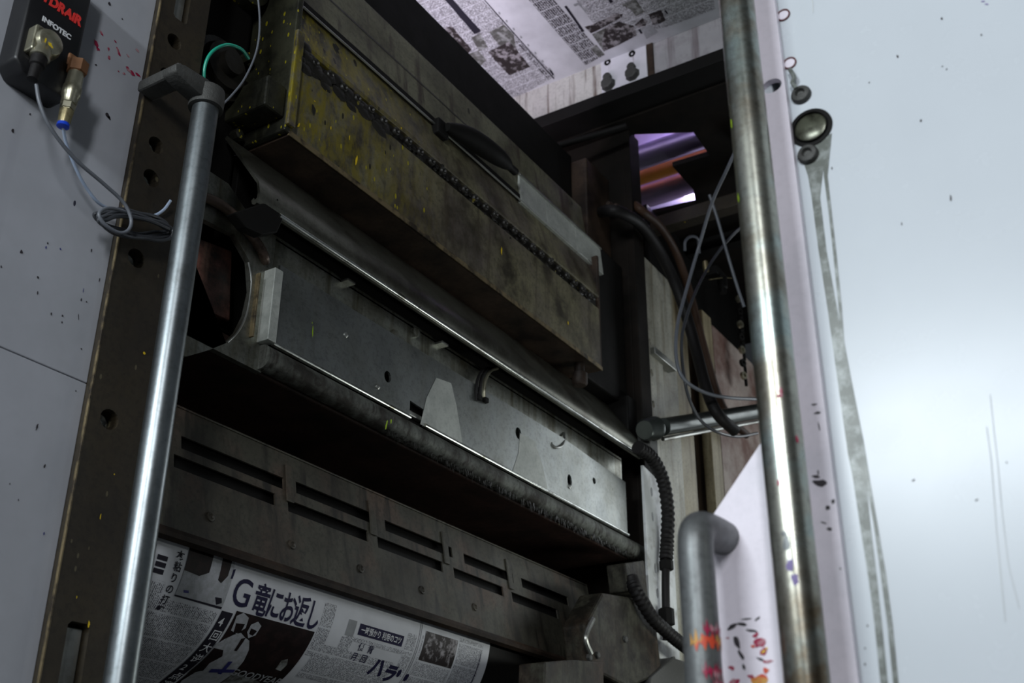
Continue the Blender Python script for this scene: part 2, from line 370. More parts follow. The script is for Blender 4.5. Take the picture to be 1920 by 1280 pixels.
spots(wl, 'dark_ink_spots', [(201, 216, 9, 5, -.5), (205, 222, 4, 6, .7), (205, 8, 4, 5, 0), (24, 246, 4, 6, 0), (56, 214, 3, 3, 0), (180, 122, 4, 2.5, 0), (40, 472, 3.5, 6, 0), (71, 520, 3, 3.5, 0), (70, 549, 2, 5, 0), (89, 456, 2, 3, 0), (171, 470, 2, 5, 0), (152, 562, 2, 5, 0), (96, 588, 2, 4, 0), (117, 592, 3, 3, .5), (116, 604, 2, 3, 0), (162, 566, 2, 2, 0), (152, 654, 2, 2, 0), (142, 733, 2, 2, 0), (69, 800, 2.5, 9, -.15), (83, 874, 2, 5, -.3), (18, 907, 1.5, 2, 0), (34, 937, 1.5, 3, 0), (186, 525, 1.5, 5, 0), (147, 595, 1, 9, .25), (2, 500, 2, 3, 0), (229, 36, 2, 2, 0)], PL, K['dark_ink'])
spots(wl, 'blue_ink_spots', [(86, 464, 2.5, 4, 0), (113, 467, 3, 3, 0), (156, 545, 1, 6, 0), (82, 1000, 2, 4, 0)], PL, K['blue_ink'])

# ------------------------------------------------------------------ left press frame: dark bar with bolt holes
fl = thing('press_side_frame', 'dark brown press frame bar with bolt holes next to the grey wall', 'frame', V(1.145, 1.6, -H))
bx0, bx1 = 1.089, 1.205
obj('frame_body', B(bx0, bx1, 1.52, 2.3, -H, 2.7, .002), K['frame_brown'], fl)
holes = []; hp = [(327, 78, 15), (312, 140, 13), (293, 272, 16), (284, 334, 17), (256, 484, 18), (205, 786, 19)]
for px, py, r in hp:
    c = P(px, py, y=1.49); s = PXS(px, py, y=1.49); holes.append(circ(c.x, c.z, r * s * 1.12, r * s * 1.05, 18))
def slot2(px0, py0, px1, py1, wpx):
    a = P(px0, py0, y=1.49); b_ = P(px1, py1, y=1.49); s = PXS(px0, py0, y=1.49) * wpx * .62
    xm = (a.x + b_.x) / 2
    return [(xm - s, b_.z), (xm - s, a.z - s * .3), (xm - s * .7, a.z), (xm + s * .7, a.z), (xm + s, a.z - s * .3), (xm + s, b_.z), (xm + s * .7, b_.z - s * .3), (xm - s * .7, b_.z - s * .3)]
s_up = slot2(352, -75, 342, 38, 26); s_lo = slot2(142, 1165, 118, 1400, 40)
fpt = obj('face_plate', hole_plate(rect(bx0, -H + H, bx1, 2.7 + H), holes + [s_up, s_lo], .030, (0, 1.49, 0), (1, 0, 0), (0, 0, 1), (0, 1, 0)), K['frame_brown'], fl)
obj('edge_strip', B(bx0 - .002, bx0 + .001, 1.489, 1.494, -H, 2.7, .0005), K['frame_edge'], fl)
for lp in (s_up, s_lo):                   # bright key blocks in the two slots
    xs = [p[0] for p in lp]; zz = [p[1] for p in lp]
    obj('key_block', B(min(xs) + .002, max(xs) - .002, 1.503, 1.522, min(zz) + .002 - H, max(zz) - .006 - H, .002), K['worn_steel'], fl)
for (px, py, r) in hp:                    # threaded seat at the bottom of each hole
    c = P(px, py, y=1.49); s = PXS(px, py, y=1.49)
    bm = lathe(NB(), (c.x, 1.5195, c.z), (0, -1, 0), [(0, r * s * 1.1), (.004, r * s * 1.08), (.006, r * s * .8), (.002, r * s * .55), (.0005, .001)], 18)
    obj('bolt_seat', bm, K['worn_steel'], fpt, True)
spots(fl, 'yellow_ink_flecks', [(166, 1170, 3, 9, .1), (270, 662, 4, 3, .6), (214, 889, 2, 2, 0), (188, 968, 1.5, 8, .05)], dict(y=1.4895), K['yellow_print'])

# ------------------------------------------------------------------ left grab pole
YP = 1.40
pc = P(320, 640, y=YP); rp = 54 / 2 * PXS(320, 640, y=YP)
zt = P(378, 196, y=YP).z
t = thing('grab_pole', 'polished steel grab pole clamped in front of the brown frame bar', 'pole', (pc.x, YP, 0))
obj('pole', lathe(NB(), (pc.x, YP, 0), (0, 0, 1), [(0, rp), (zt - .02, rp), (zt + .03, rp)], 32), K['chrome'], t, True)
bm = lathe(NB(), (pc.x, YP, zt - .004), (0, 0, 1), [(0, rp * 1.02), (0, rp * 1.32), (.018, rp * 1.36), (.040, rp * 1.3), (.048, rp * .9), (.049, .001)], 28)
obj('cap', bm, K['cast_iron'], t, True)
arm = [(pc.x - .092, zt + .014), (pc.x - .07, zt + .008), (pc.x - .01, zt + .000), (pc.x + .022, zt + .006), (pc.x + .022, zt + .040), (pc.x - .02, zt + .046), (pc.x - .075, zt + .040), (pc.x - .095, zt + .030)]
obj('clamp_arm', prism_pts([Vector((a, YP - .018, b_)) for a, b_ in arm], (0, .036, 0), .004), K['cast_iron'], t, True)
obj('clamp_foot', B(pc.x - .088, pc.x - .048, YP - .016, 1.4905, zt + .016 - H, zt + .040 - H, .005), K['cast_iron'], t)
obj('flange', lathe(NB(), (pc.x, YP, 0), (0, 0, 1), [(0, .07), (.012, .07), (.014, .03), (.03, .028)], 24), K['cast_iron'], t, True)

# ------------------------------------------------------------------ sensor box on the left wall
def font_mesh(body, size, depth=0, offset=0.0, shear=0, align='LEFT'):
    cu = bpy.data.curves.new('txt', 'FONT'); cu.body = body; cu.size = size; cu.offset = offset; cu.shear = shear; cu.extrude = depth; cu.align_x = align; cu.resolution_u = 4
    ob = bpy.data.objects.new('txt', cu); COL.objects.link(ob)
    dg = bpy.context.evaluated_depsgraph_get(); me = bpy.data.meshes.new_from_object(ob.evaluated_get(dg)); bm = NB(); bm.from_mesh(me)
    bpy.data.objects.remove(ob); bpy.data.curves.remove(cu); bpy.data.meshes.remove(me)
    return bm
YS = 1.455
t = thing('pressure_sensor', 'black sensor box with red and white lettering on the grey wall', 'sensor', (.88, YF, P(70, 150, y=YS).z))
sx0 = P(28, 110, y=YS).x; sx1 = P(168, 20, y=YS).x; sz0 = P(108, 176, y=YS).z; sz1 = sz0 + .27
ch = .018
pts = [(sx0 + ch, sz0), (sx1 - ch * .4, sz0), (sx1, sz0 + ch * .4), (sx1, sz1), (sx0, sz1), (sx0, sz0 + ch)]
obj('housing', prism_pts([Vector((a, YS, b_)) for a, b_ in pts], (0, YF - YS + .001, 0), .006), K['sensor_black'], t, True)
def place_text(name, body, px, py, size, m, parent, offset=0, shear=0, depth=.0004, sx=1.0):
    bm = font_mesh(body, size, depth, offset, shear); c = P(px, py, y=YS)
    for v in bm.verts: v.co = Vector((c.x + v.co.x * sx, YS - .0006 - v.co.z, c.z + v.co.y))
    return obj(name, bm, m, parent)
place_text('lettering', 'INFOTEC', 78, 38, .0140, K['white_print'], t, .0005)
place_text('lettering', 'HYDRAiR', 62, -13, .027, K['red_print'], t, .0013, .12, .0004, .84)
# elbow plug with strain relief and the screwed fitting beside it
c0 = P(90, 82, y=YS - .02)
pb = NB(); box(pb, P(45, 90, y=YS).x, P(83, 90, y=YS).x, YS - .022, YS + .002, P(60, 108, y=YS).z - H, P(60, 55, y=YS).z - H, .004)
plug = obj('plug_block', pb, K['nickel'], t)
pd = NB(); lathe(pd, (c0.x, YS + .002, c0.z), (0, -1, 0), [(0, .026), (.020, .026), (.031, .022), (.036, .013), (.0365, .001)], 24)
plug2 = obj('plug_head', pd, K['nickel'], t, True)
pd = NB(); lathe(pd, (c0.x - .004, YS - .018, c0.z), (-.10, 0, -1), [(.0, .015), (.022, .0155), (.026, .0165), (.034, .0165), (.035, .013)], 20)
obj('plug_collar', pd, K['nickel'], plug2, True)
pd = NB(); lathe(pd, (c0.x - .0075, YS - .018, c0.z - .033), (-.08, 0, -1), [(0, .0135), (.018, .0125), (.020, .0095), (.047, .0085), (.048, .004)], 20)
obj('strain_relief', pd, K['rubber'], plug2, True)
spots(plug2, 'yellow_mark', [(94, 84, 9, 5, -.5), (85, 76, 2, 8, 0)], dict(y=YS - .037), K['yellow_print'])
f0 = P(147, 122, y=YS - .012); f1 = P(118, 236, y=YS - .008)
ax = (f1 - f0); Lf = ax.length
fit = NB(); lathe(fit, f0 - ax.normalized() * .005, ax, [(0, .017), (.022, .017), (.024, .012)], 6); fo = obj('rusty_nut', fit, K['rust'], t)
fit = NB(); lathe(fit, f0 + ax * .10, ax, [(0, .0125), (Lf * .25, .014), (Lf * .28, .0155), (Lf * .42, .0155), (Lf * .45, .0135), (Lf * .55, .0130)], 16); obj('coupling', fit, K['nickel'], t, True)
fit = NB(); lathe(fit, f0 + ax * .62, ax, [(0, .0125), (Lf * .12, .0125), (Lf * .125, .0105), (Lf * .15, .0105)], 6); obj('hex_nut', fit, K['nickel'], t)
fit = NB(); lathe(fit, f0 + ax * .76, ax, [(0, .0115), (.004, .0115), (Lf * .16, .0105), (Lf * .22, .0095)], 14); obj('brass_sleeve', fit, K['brass'], t, True)
fit = NB(); lathe(fit, f0 + ax * .965, ax, [(0, .0100), (.006, .0105), (.008, .006)], 16); obj('blue_collar', fit, K['blue'], t, True)
obj('mount', B(P(150, 120, y=YS).x - .025, P(150, 120, y=YS).x + .002, YS - .004, YF + .001, f0.z - H - .004, f0.z - H + .022, .003), K['rust'], t)

def cable(name, label, pts, rad, m, cat='cable', seg=10, n=8, group=None):
    o = obj(name, tube(NB(), pts, rad, seg, n), m, None, True); return setp(o, label, cat, group)
yc = 1.462
def pl(lst): return [P(a, b_, y=c) for a, b_, c in lst]
cable('sensor_cable', 'dark grey cable hanging from the sensor plug down to the coil', pl([(68, 158, 1.44), (75, 195, 1.435), (95, 240, 1.432), (140, 297, 1.434), (195, 345, 1.434), (232, 380, 1.432), (246, 412, 1.430), (240, 432, 1.430), (222, 436, 1.430), (196, 420, 1.432), (186, 400, 1.434), (205, 390, 1.436), (245, 400, 1.440)]), .0032, K['cable_grey'])
cable('air_tube', 'thin pale blue air tube running from the brass fitting to the coil', pl([(118, 236, 1.447), (124, 268, 1.46), (142, 315, 1.472), (162, 352, 1.480), (190, 384, 1.483), (235, 400, 1.484), (282, 405, 1.484), (305, 395, 1.480), (320, 376, 1.474)]), .0028, K['tube_blue'], 'tube')
coil = []
random.seed(3)
for k in range(5):
    for j in range(14):
        a = 2 * math.pi * j / 14
        coil.append((246 + (70 - 4 * (k % 3)) * math.cos(a) + random.uniform(-2, 2) + 3 * k, 422 + 19 * math.sin(a) + .16 * 70 * math.cos(a) + random.uniform(-3, 3) + (k - 2) * 3.2, 1.469 - .004 * k + .007 * math.sin(a)))
cable('cable_coil', 'bundled coil of dark grey cable hanging against the frame bar', pl(coil), .0034, K['cable_dark'], 'cable coil', 8, 4)

# ------------------------------------------------------------------ ink fountain
X0, X1 = 1.47, 2.912
t = thing('ink_fountain', 'dirty khaki ink fountain trough spattered with yellow ink', 'ink fountain', V(2.19, 1.56, 1.49))
body = [(1.50, 1.4925), (1.50, 1.700), (1.514, 1.704), (1.514, 1.738), (1.500, 1.742), (1.500, 1.752), (1.506, 1.775), (1.534, 1.885), (1.534, 1.90), (1.64, 1.90), (1.64, 1.4925)]
obj('trough', prism(body, X0, X1, .0025), K['fountain'], t)
obj('bottom_plate', B(X0 + .002, X1 + .002, 1.497, 1.645, 1.484, 1.4935, .002), K['rust_brown'], t)
obj('front_edge', prism([(1.4965, 1.484), (1.4965, 1.497), (1.501, 1.499), (1.501, 1.484)], X0, X1 + .003), K['frame_edge'], t)
obj('end_plate', B(X0 - .016, X0 + .001, 1.494, 1.80, 1.488, 2.04, .004), K['fountain_end'], t)
obj('end_rim', B(X0 - .018, X0 + .006, 1.484, 1.4955, 1.50, 1.76, .003), K['fountain'], t)
obj('end_plate', B(X1 - .002, X1 + .012, 1.502, 1.70, 1.50, 1.90, .003), K['rust_brown'], t)
obj('key_channel', B(X0 + .02, X1 - .01, 1.507, 1.516, 1.705, 1.737, 0), K['ink_black'], t)
kb = NB(); lathe(kb, V(1.53, 1.513, 1.7215), (0, -1, 0), [(0, .0075), (.010, .0075), (.010, .0115), (.017, .0115), (.020, .009), (.0155, .006), (.0155, .001)], 10)
k0 = obj('ink_key', kb, K['ink_black'], t, True); base = wloc(k0)
nk = 27; dxk = (X1 - .06 - 1.53) / (nk - 1)
for i in range(1, nk): dup(k0, base + Vector((dxk * i, 0, random.uniform(-.0015, .0015))), t)
# clotted ink along the key row
random.seed(5); bm = NB()
for i in range(150):
    f = random.random() ** 1.5; x = X0 + .02 + f * (X1 - X0 - .05); d = random.uniform(.004, .011) * (1.9 if f < .22 else .8)
    bmesh.ops.create_icosphere(bm, subdivisions=1, radius=d, matrix=Matrix.Translation(V(x, 1.503, 1.715 + random.gauss(0, .011) - (.008 if f < .3 else 0))) @ Matrix.Diagonal((1.5, .5, .9, 1)))
obj('ink_clots', bm, K['ink_black'], t, True, kind='stuff')
# blade holder plates above the trough
obj('lower_blade_plate', prism([(1.527, 1.893), (1.541, 1.986), (1.560, 1.986), (1.547, 1.893)], X0 - .05, X1 + .005, .002), K['fountain_top'], t)
obj('upper_blade_plate', prism([(1.546, 1.984), (1.563, 2.113), (1.585, 2.113), (1.566, 1.984)], X0 - .05, X1 + .012, .002), K['fountain_top'], t)
obj('blade_seam', prism([(1.540, 1.9835), (1.5445, 1.9835), (1.5455, 1.990), (1.541, 1.990)], X0 - .05, X1 + .004), K['ink_black'], t)
obj('groove', prism([(1.5235, 1.876), (1.5255, 1.897), (1.5365, 1.897), (1.5365, 1.876)], X0 - .04, X1), K['black_steel'], t)
obj('groove_wire', tube(NB(), [V(X0, 1.522, 1.873), V(2.2, 1.521, 1.872), V(X1, 1.522, 1.873)], .003, 8, 4), K['worn_steel'], t, True)
xa, xb = P(972, 340, y=1.53).x, P(1126, 490, y=1.53).x
seg = [xa, xa + (xb - xa) * .30, xa + (xb - xa) * .66, xb]
for i in range(3):
    obj('clean_strip', prism([(1.5195, 1.868), (1.5285, 1.966), (1.534, 1.968), (1.534, 1.868)], seg[i] + .0015, seg[i + 1] - .0015, .001), K['clean_steel'], t)
obj('strip_rail', prism([(1.523, 1.966), (1.524, 1.973), (1.531, 1.974), (1.531, 1.966)], xa, xb, .001), K['worn_steel'], t)
a_, b_ = P(838, 238, y=1.50), P(966, 322, y=1.495)
lv = NB(); tube(lv, [a_, a_.lerp(b_, .3) + Vector((0, -.006, .008)), a_.lerp(b_, .7) + Vector((0, -.008, .004)), b_], lambda q: .012 + .018 * math.sin(min(1, q * 1.15) * math.pi) ** .7, 14, 8)
obj('blade_lever', lv, K['black_steel'], t, True)
obj('lever_bracket', B(a_.x - .03, a_.x + .02, 1.505, 1.545, a_.z - H - .03, a_.z - H + .02, .006), K['black_steel'], t)
c = P(1087, 712, y=1.535)
obj('drain_plug', lathe(NB(), V(c.x, c.y, 1.4855), (0, 0, -1), [(0, .016), (.030, .016), (.034, .024), (.068, .024), (.074, .019), (.0745, .001)], 18), K['rust_brown'], t, True)
spots(t, 'yellow_ink_flecks', [(668, 300, 3, 14, -.1), (940, 470, 3, 12, 0), (560, 235, 2.5, 8, -.4), (620, 240, 2, 6, 0), (655, 258, 1.5, 7, 0), (1065, 605, 2, 5, 0), (752, 240, 2, 3, 0), (590, 190, 3, 2, 0), (552, 232, 2, 5, -.6), (612, 168, 3, 3, .4), (640, 170, 2, 6, 0)], dict(y=1.4995), K['yellow_print'])
spots(t, 'dark_ink_runs', [(600, 140, 16, 16, 0), (565, 90, 12, 20, 0), (588, 205, 7, 14, .2), (640, 180, 18, 12, -.6), (690, 210, 22, 11, -.7), (630, 90, 14, 10, -.6)], dict(y=1.4985), K['ink_black'])

# ------------------------------------------------------------------ machinery left of the fountain end (in shadow)
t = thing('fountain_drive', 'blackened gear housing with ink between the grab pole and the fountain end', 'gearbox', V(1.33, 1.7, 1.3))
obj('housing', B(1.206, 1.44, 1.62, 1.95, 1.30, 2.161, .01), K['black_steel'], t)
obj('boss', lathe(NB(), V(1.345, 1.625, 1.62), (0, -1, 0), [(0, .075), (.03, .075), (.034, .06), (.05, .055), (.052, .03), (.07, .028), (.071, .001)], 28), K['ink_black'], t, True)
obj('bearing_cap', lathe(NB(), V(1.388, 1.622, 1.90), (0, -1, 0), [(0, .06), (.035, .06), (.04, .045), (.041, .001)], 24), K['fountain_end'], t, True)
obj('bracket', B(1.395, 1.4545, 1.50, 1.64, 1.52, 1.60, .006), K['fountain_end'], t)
for (px, py) in [(450, 165), (500, 190), (470, 265), (510, 140)]:
    c = P(px, py, y=1.60); c.x = min(c.x, 1.425); obj('bolt', lathe(NB(), (c.x, 1.63, c.z), (0, -1, 0), [(0, .012), (.03, .012), (.034, .009), (.0345, .001)], 6), K['fountain_end'], t)
cable('green_tube', 'glossy green plastic tube bowed over beside the pole cap', pl([(382, 170, 1.50), (384, 125, 1.49), (398, 97, 1.48), (425, 84, 1.48), (452, 92, 1.48), (466, 110, 1.49)]), .0035, K['green'], 'tube')
cable('thin_grey_cable', 'thin grey cable drooping from above behind the pole cap', pl([(481, -30, 1.47), (487, 40, 1.47), (481, 95, 1.46), (460, 145, 1.455), (435, 178, 1.45), (408, 205, 1.44)]), .0022, K['cable_grey'])

# ------------------------------------------------------------------ sloping cover sheet with rolled rail edge
t = thing('sheet_cover', 'sloping grey sheet cover with rolled lower edge under the fountain', 'cover', V(2.25, 1.54, 1.26))
prof = [(1.605, 1.476), (1.490, 1.318), (1.4845, 1.292), (1.4850, 1.276), (1.489, 1.267), (1.496, 1.264), (1.503, 1.268), (1.506, 1.277), (1.500, 1.282), (1.496, 1.275), (1.491, 1.279), (1.4905, 1.292), (1.496, 1.316), (1.610, 1.470)]
obj('sheet', prism(prof, 1.395, 3.150), K['sheet'], t, True)
obj('rolled_edge', tube(NB(), [V(1.46, 1.4885, 1.2705), V(3.152, 1.4885, 1.2705)], .0055, 14, 0), K['edge_highlight'], t, True)
obj('end_cap', prism_pts([P(440, 398, y=1.486), P(522, 371, y=1.486), P(531, 412, y=1.486), P(520, 436, y=1.486), P(492, 440, y=1.486), P(462, 426, y=1.486)], (0, .026, 0), .003), K['black_steel'], t)
c = P(503, 346, y=1.535); obj('rivet', lathe(NB(), c + Vector((0, .012, 0)), (0, -1, .7), [(0, .011), (.006, .011), (.009, .007), (.0092, .001)], 14), K['rust_brown'], t, True)

# ------------------------------------------------------------------ dampener: recess, back panel, steel plate, lip
t = thing('spray_dampener', 'dampener housing with scuffed bright steel front plate and screw holes', 'dampener', V(2.3, 1.6, .95))
obj('recess', B(1.452, 3.15, 1.618, 1.67, 1.0, 1.47, .002), K['black_steel'], t)  # black box, shade of the gap under the rail put into its colour
obj('back_panel', B(1.51, 3.12, 1.545, 1.552, 1.08, 1.268, .0015), K['back_panel'], t)
obj('top_ledge', B(1.51, 3.12, 1.545, 1.62, 1.255, 1.261, .001), K['back_panel'], t)
YD = 1.520
def q2(px, py, y=YD): p = P(px, py, y=y); return (p.x, p.z)
hl = []
for px, py, rx, ry in [(727, 706, 6.5, 11), (972, 812, 6.5, 11), (1068, 901, 5.5, 12), (1114, 901, 4, 6)]:
    c = q2(px, py); s = PXS(px, py, y=YD); hl.append(circ(c[0], c[1], rx * s * 1.6, ry * s * 1.05, 12))
zb, ztop = 1.003, 1.187; xn0, xn1 = q2(768, 770)[0], q2(796, 780)[0]; zn = q2(768, 750)[1]
outl = [(1.51, zb + H), (xn0, zb + H), (xn0, zn), (xn1, zn - .004), (xn1, zb + H), (3.092, zb + H), (3.092, ztop - .012 + H), (2.70, ztop + .006 + H), (1.51, ztop + H)]
fpl = obj('front_plate', hole_plate(outl, hl, .006, (0, YD, 0), (1, 0, 0), (0, 0, 1), (0, 1, 0)), K['plate_steel'], t)
obj('notch_clip', B(xn0 - .004, xn1 + .004, 1.528, 1.542, zn - H - .03, zn - H - .018, .002), K['worn_steel'], t)
obj('notch_block', B(xn0 - .01, xn1 + .01, 1.54, 1.5455, zb - .02, zn - H + .01, .002), K['hole_dark'], t)
fp2 = [(1.515, 1.001), (1.513, 1.0035), (1.513, 1.006), (1.515, 1.0085), (1.522, 1.011), (1.522, 1.000)]
obj('bottom_flange', prism(fp2, 1.51, xn0, 0), K['edge_highlight'], fpl, True)
obj('bottom_flange', prism(fp2, xn1, 3.092, 0), K['edge_highlight'], fpl, True)
def patch(pix, y, name='scuffed_patch', m='clean_steel'):
    bm = NB(); flat(bm, [P(a, b_, y=y) for a, b_ in pix]); bmesh.ops.recalc_face_normals(bm, faces=bm.faces); return obj(name, bm, K[m], fpl)
patch([(818, 708), (846, 718), (856, 760), (868, 836), (830, 815), (788, 795), (800, 745)], YD - .0006)
patch([(975, 812), (1002, 826), (1018, 875), (1028, 922), (995, 905), (960, 886), (972, 850)], YD - .0006)
lf = NB(); tube(lf, [V(1.497, 1.535, .974), V(3.215, 1.535, .974)], .0265, 28, 0); obj('lip_roll', lf, K['lip'], t, True)
# ragged lint hanging from the roll
random.seed(11); bm = NB()
for i in range(620):
    f = random.random(); x = 1.9 + f * 1.30; a = math.radians(random.uniform(235, 275)); r = .0266
    y0 = 1.535 + r * math.cos(a); z0 = .974 + r * math.sin(a); ln = random.uniform(.004, .015) * (1.15 - .6 * abs(f - .5)); wd = random.uniform(.0012, .004)
    p0 = V(x - wd, y0, z0 + .004); p1 = V(x + wd, y0, z0 + .004); p2 = V(x + random.uniform(-.006, .006), y0 - .0015, z0 - ln)
    flat(bm, [p0, p1, p2])
obj('lint_fringe', bm, K['ink_black'], t, kind='stuff')
obj('underside', B(1.25, 3.16, 1.556, 1.86, .948, .998, .004), K['maroon'], t)
obj('side_flange', B(1.487, 1.511, 1.510, 1.545, 1.003, 1.168, .0015), K['clean_steel'], t)
obj('side_rib', B(1.464, 1.469, 1.530, 1.542, 1.005, 1.15, .001), K['frame_edge'], t)
# end bracket with a rounded cut-out
cut = [P(a, b_, y=1.54) for a, b_ in [(330, 425), (380, 410), (440, 440), (468, 490), (472, 545), (462, 590), (446, 622), (424, 643), (392, 656), (350, 668), (318, 668)]]
otl = [P(a, b_, y=1.54) for a, b_ in [(300, 655), (335, 690), (400, 698), (500, 660)]]
ol = [(1.245, .944 + H), (1.508, .944 + H), (1.508, 1.262 + H), (1.44, 1.262 + H)] + [(1.36, 1.31 + H), (1.245, 1.31 + H)]
ct = [(p.x, p.z) for p in cut]
ct[0] = (1.262, ct[0][1]); ct[-1] = (1.262, ct[-1][1])
obj('end_bracket', hole_plate(ol, [ct], .014, (0, 1.54, 0), (1, 0, 0), (0, 0, 1), (0, 1, 0)), K['back_panel'], t)
obj('cutout_rim', tube(NB(), [P(a, b_, y=1.5395) for a, b_ in [(466, 492), (471, 520), (470, 548), (462, 590), (446, 622), (426, 642)]], .0022, 8, 6), K['worn_steel'], t, True)
# screws, hooks and a cable clip on the panels
for px, py in [(737, 628), (776, 624)]:
    c = P(px, py, y=1.545); obj('hex_bolt', lathe(NB(), c + Vector((0, .002, 0)), (0, -1, 0), [(0, .0135), (.010, .0135), (.013, .011), (.0132, .001)], 6), K['back_panel'], t)
for px, py in [(648, 628), (708, 725), (1068, 912)]:
    c = P(px, py, y=YD); obj('screw', lathe(NB(), c + Vector((0, .002, 0)), (0, -1, 0), [(0, .007), (.004, .0065), (.006, .004), (.0061, .001)], 10), K['worn_steel'], fpl, True)
for px, py in [(650, 530), (826, 646), (918, 660)]:
    c = P(px, py, y=1.54); obj('clip', B(c.x - .014, c.x + .014, 1.525, 1.547, c.z - H - .003, c.z - H + .003, .001), K['worn_steel'], t)
hk = [P(a, b_, y=yy) for a, b_, yy in [(1035, 812, 1.545), (1032, 828, 1.525), (1040, 838, 1.518), (1052, 836, 1.518), (1058, 824, 1.525), (1057, 812, 1.545)]]
obj('hook', tube(NB(), hk, .0042, 8, 6), K['worn_steel'], t, True)
for dx, m_ in ((0, 'rubber'), (8, 'nickel'), (-7, 'rubber')):
    obj('cable_loop', tube(NB(), [P(a + dx, b_, y=yy) for a, b_, yy in [(925, 690, 1.55), (912, 695, 1.53), (903, 710, 1.52), (900, 730, 1.518), (900, 752, 1.52)]], .0045, 8, 6), K[m_], t, True)
for px, py in [(895, 745), (908, 750)]:
    c = P(px, py, y=1.52); obj('clip', B(c.x - .008, c.x + .008, 1.51, 1.546, c.z - H - .008, c.z - H + .006, .002), K['black_steel'], t)
spots(t, 'yellow_ink_flecks', [(586, 622, 2, 14, .05), (585, 605, 1.5, 3, 0), (733, 790, 3, 6, -.2), (724, 797, 3, 12, -.25)], dict(y=1.5035), K['lime'])

# red-brown bearing block and bent pipe behind the left pole
o = obj('bearing_block', prism_pts([P(345, 435, y=1.58), P(436, 470, y=1.58), P(432, 602, y=1.58), P(345, 560, y=1.58)], (0, .12, 0), .004), K['red_block']); setp(o, 'reddish brown bearing block inside the rounded cut-out', 'bearing block')
cable('bent_pipe', 'bent brown pipe arching over the reddish bearing block', pl([(340, 366, 1.5305), (385, 370, 1.5305), (425, 392, 1.5305), (460, 428, 1.5305), (485, 460, 1.5305), (495, 480, 1.531), (497, 490, 1.5395)]), .0105, K['pipe_brown'], 'pipe', 14)

# ------------------------------------------------------------------ slotted guard
t = thing('slotted_guard', 'dark slotted guard plate over the lower newspaper web', 'guard', V(2.2, 1.62, .58))
G0 = V(0, 1.622, .844); G1 = V(0, 1.575, .592); W = (G1 - G0).normalized(); LG = (G1 - G0).length; NG = Vector((0, W.z, -W.y)); NG = NG if NG.y > 0 else -NG
def gp(px, py):
    r = ray(px, py); d = (G0 - CAM).dot(NG) / r.dot(NG); p = CAM + r * d; return (p.x, (p - G0).dot(W))
hl = []
slots1 = [((340, 830), (532, 905)), ((555, 913), (702, 973)), ((722, 984), (848, 1036)), ((870, 1046), (962, 1084)), ((978, 1091), (1066, 1128))]
slots2 = [((326, 862), (516, 937)), ((540, 946), (690, 1006)), ((708, 1014), (830, 1064)), ((851, 1072), (944, 1110)), ((960, 1117), (1046, 1152))]
for row, sc in ((slots1, .0455), (slots2, .084)):
    for a, b_ in row:
        u0, s0 = gp(*a); u1, s1 = gp(*b_); sm = (s0 + s1) / 2; hl.append(rect(u0, sm - .0135, u1, sm + .0135))
ur = P(1100, 1090, y=1.62).x
obj('plate', hole_plate([(1.25, 0), (ur, 0), (ur, LG), (1.25, LG)], hl, .004, G0, (1, 0, 0), W, NG), K['guard'], t)
obj('top_edge', tube(NB(), [G0 + Vector((1.25, -.001, 0)), G0 + Vector((ur, -.001, 0))], .0025, 8, 0), K['guard'], t, True)
obj('bottom_lip', prism([(1.575, .594), (1.571, .586), (1.574, .578), (1.586, .573), (1.588, .577), (1.578, .582), (1.577, .589)], 1.25, ur - .15), K['rust_brown'], t, True)
obj('end_wall', prism_pts([G0 + Vector((ur, 0, 0)), G1 + Vector((ur, 0, 0)), G1 + Vector((ur, .035, 0)), G0 + Vector((ur, .03, 0))], (.006, 0, 0)), K['guard'], t)
obj('slot_shade', prism_pts([G0 + Vector((1.25, .022, 0)), G1 + Vector((1.25, .018, .06)), G1 + Vector((1.25, .022, .06)), G0 + Vector((1.25, .027, 0))], (1.8, 0, 0)), K['black_steel'], t)  # black sheet added so the slots show dark
for px, py in [(394, 969), (547, 1021), (676, 1066), (791, 1106), (890, 1138)]:
    u, s_ = gp(px, py); c = G0 + Vector((u, 0, 0)) + W * s_
    obj('screw', lathe(NB(), c, -NG, [(0, .010), (.003, .0095), (.004, .006), (.0015, .004), (.0015, .001)], 12), K['guard'], t, True)
for a, b_ in ((543, 925), (700, 998), (838, 1056), (958, 1100)):           # ribs between slot groups
    u, s_ = gp(a, b_); p = G0 + Vector((u, 0, 0))
    obj('rib', prism_pts([p + W * .028 - NG * .0003 + Vector((-.011, 0, 0)), p + W * .028 - NG * .0003 + Vector((.011, 0, 0)), p + W * .112 - NG * .0003 + Vector((.009, 0, 0)), p + W * .112 - NG * .0003 + Vector((-.013, 0, 0))], -NG * .004, .0015), K['guard'], t)

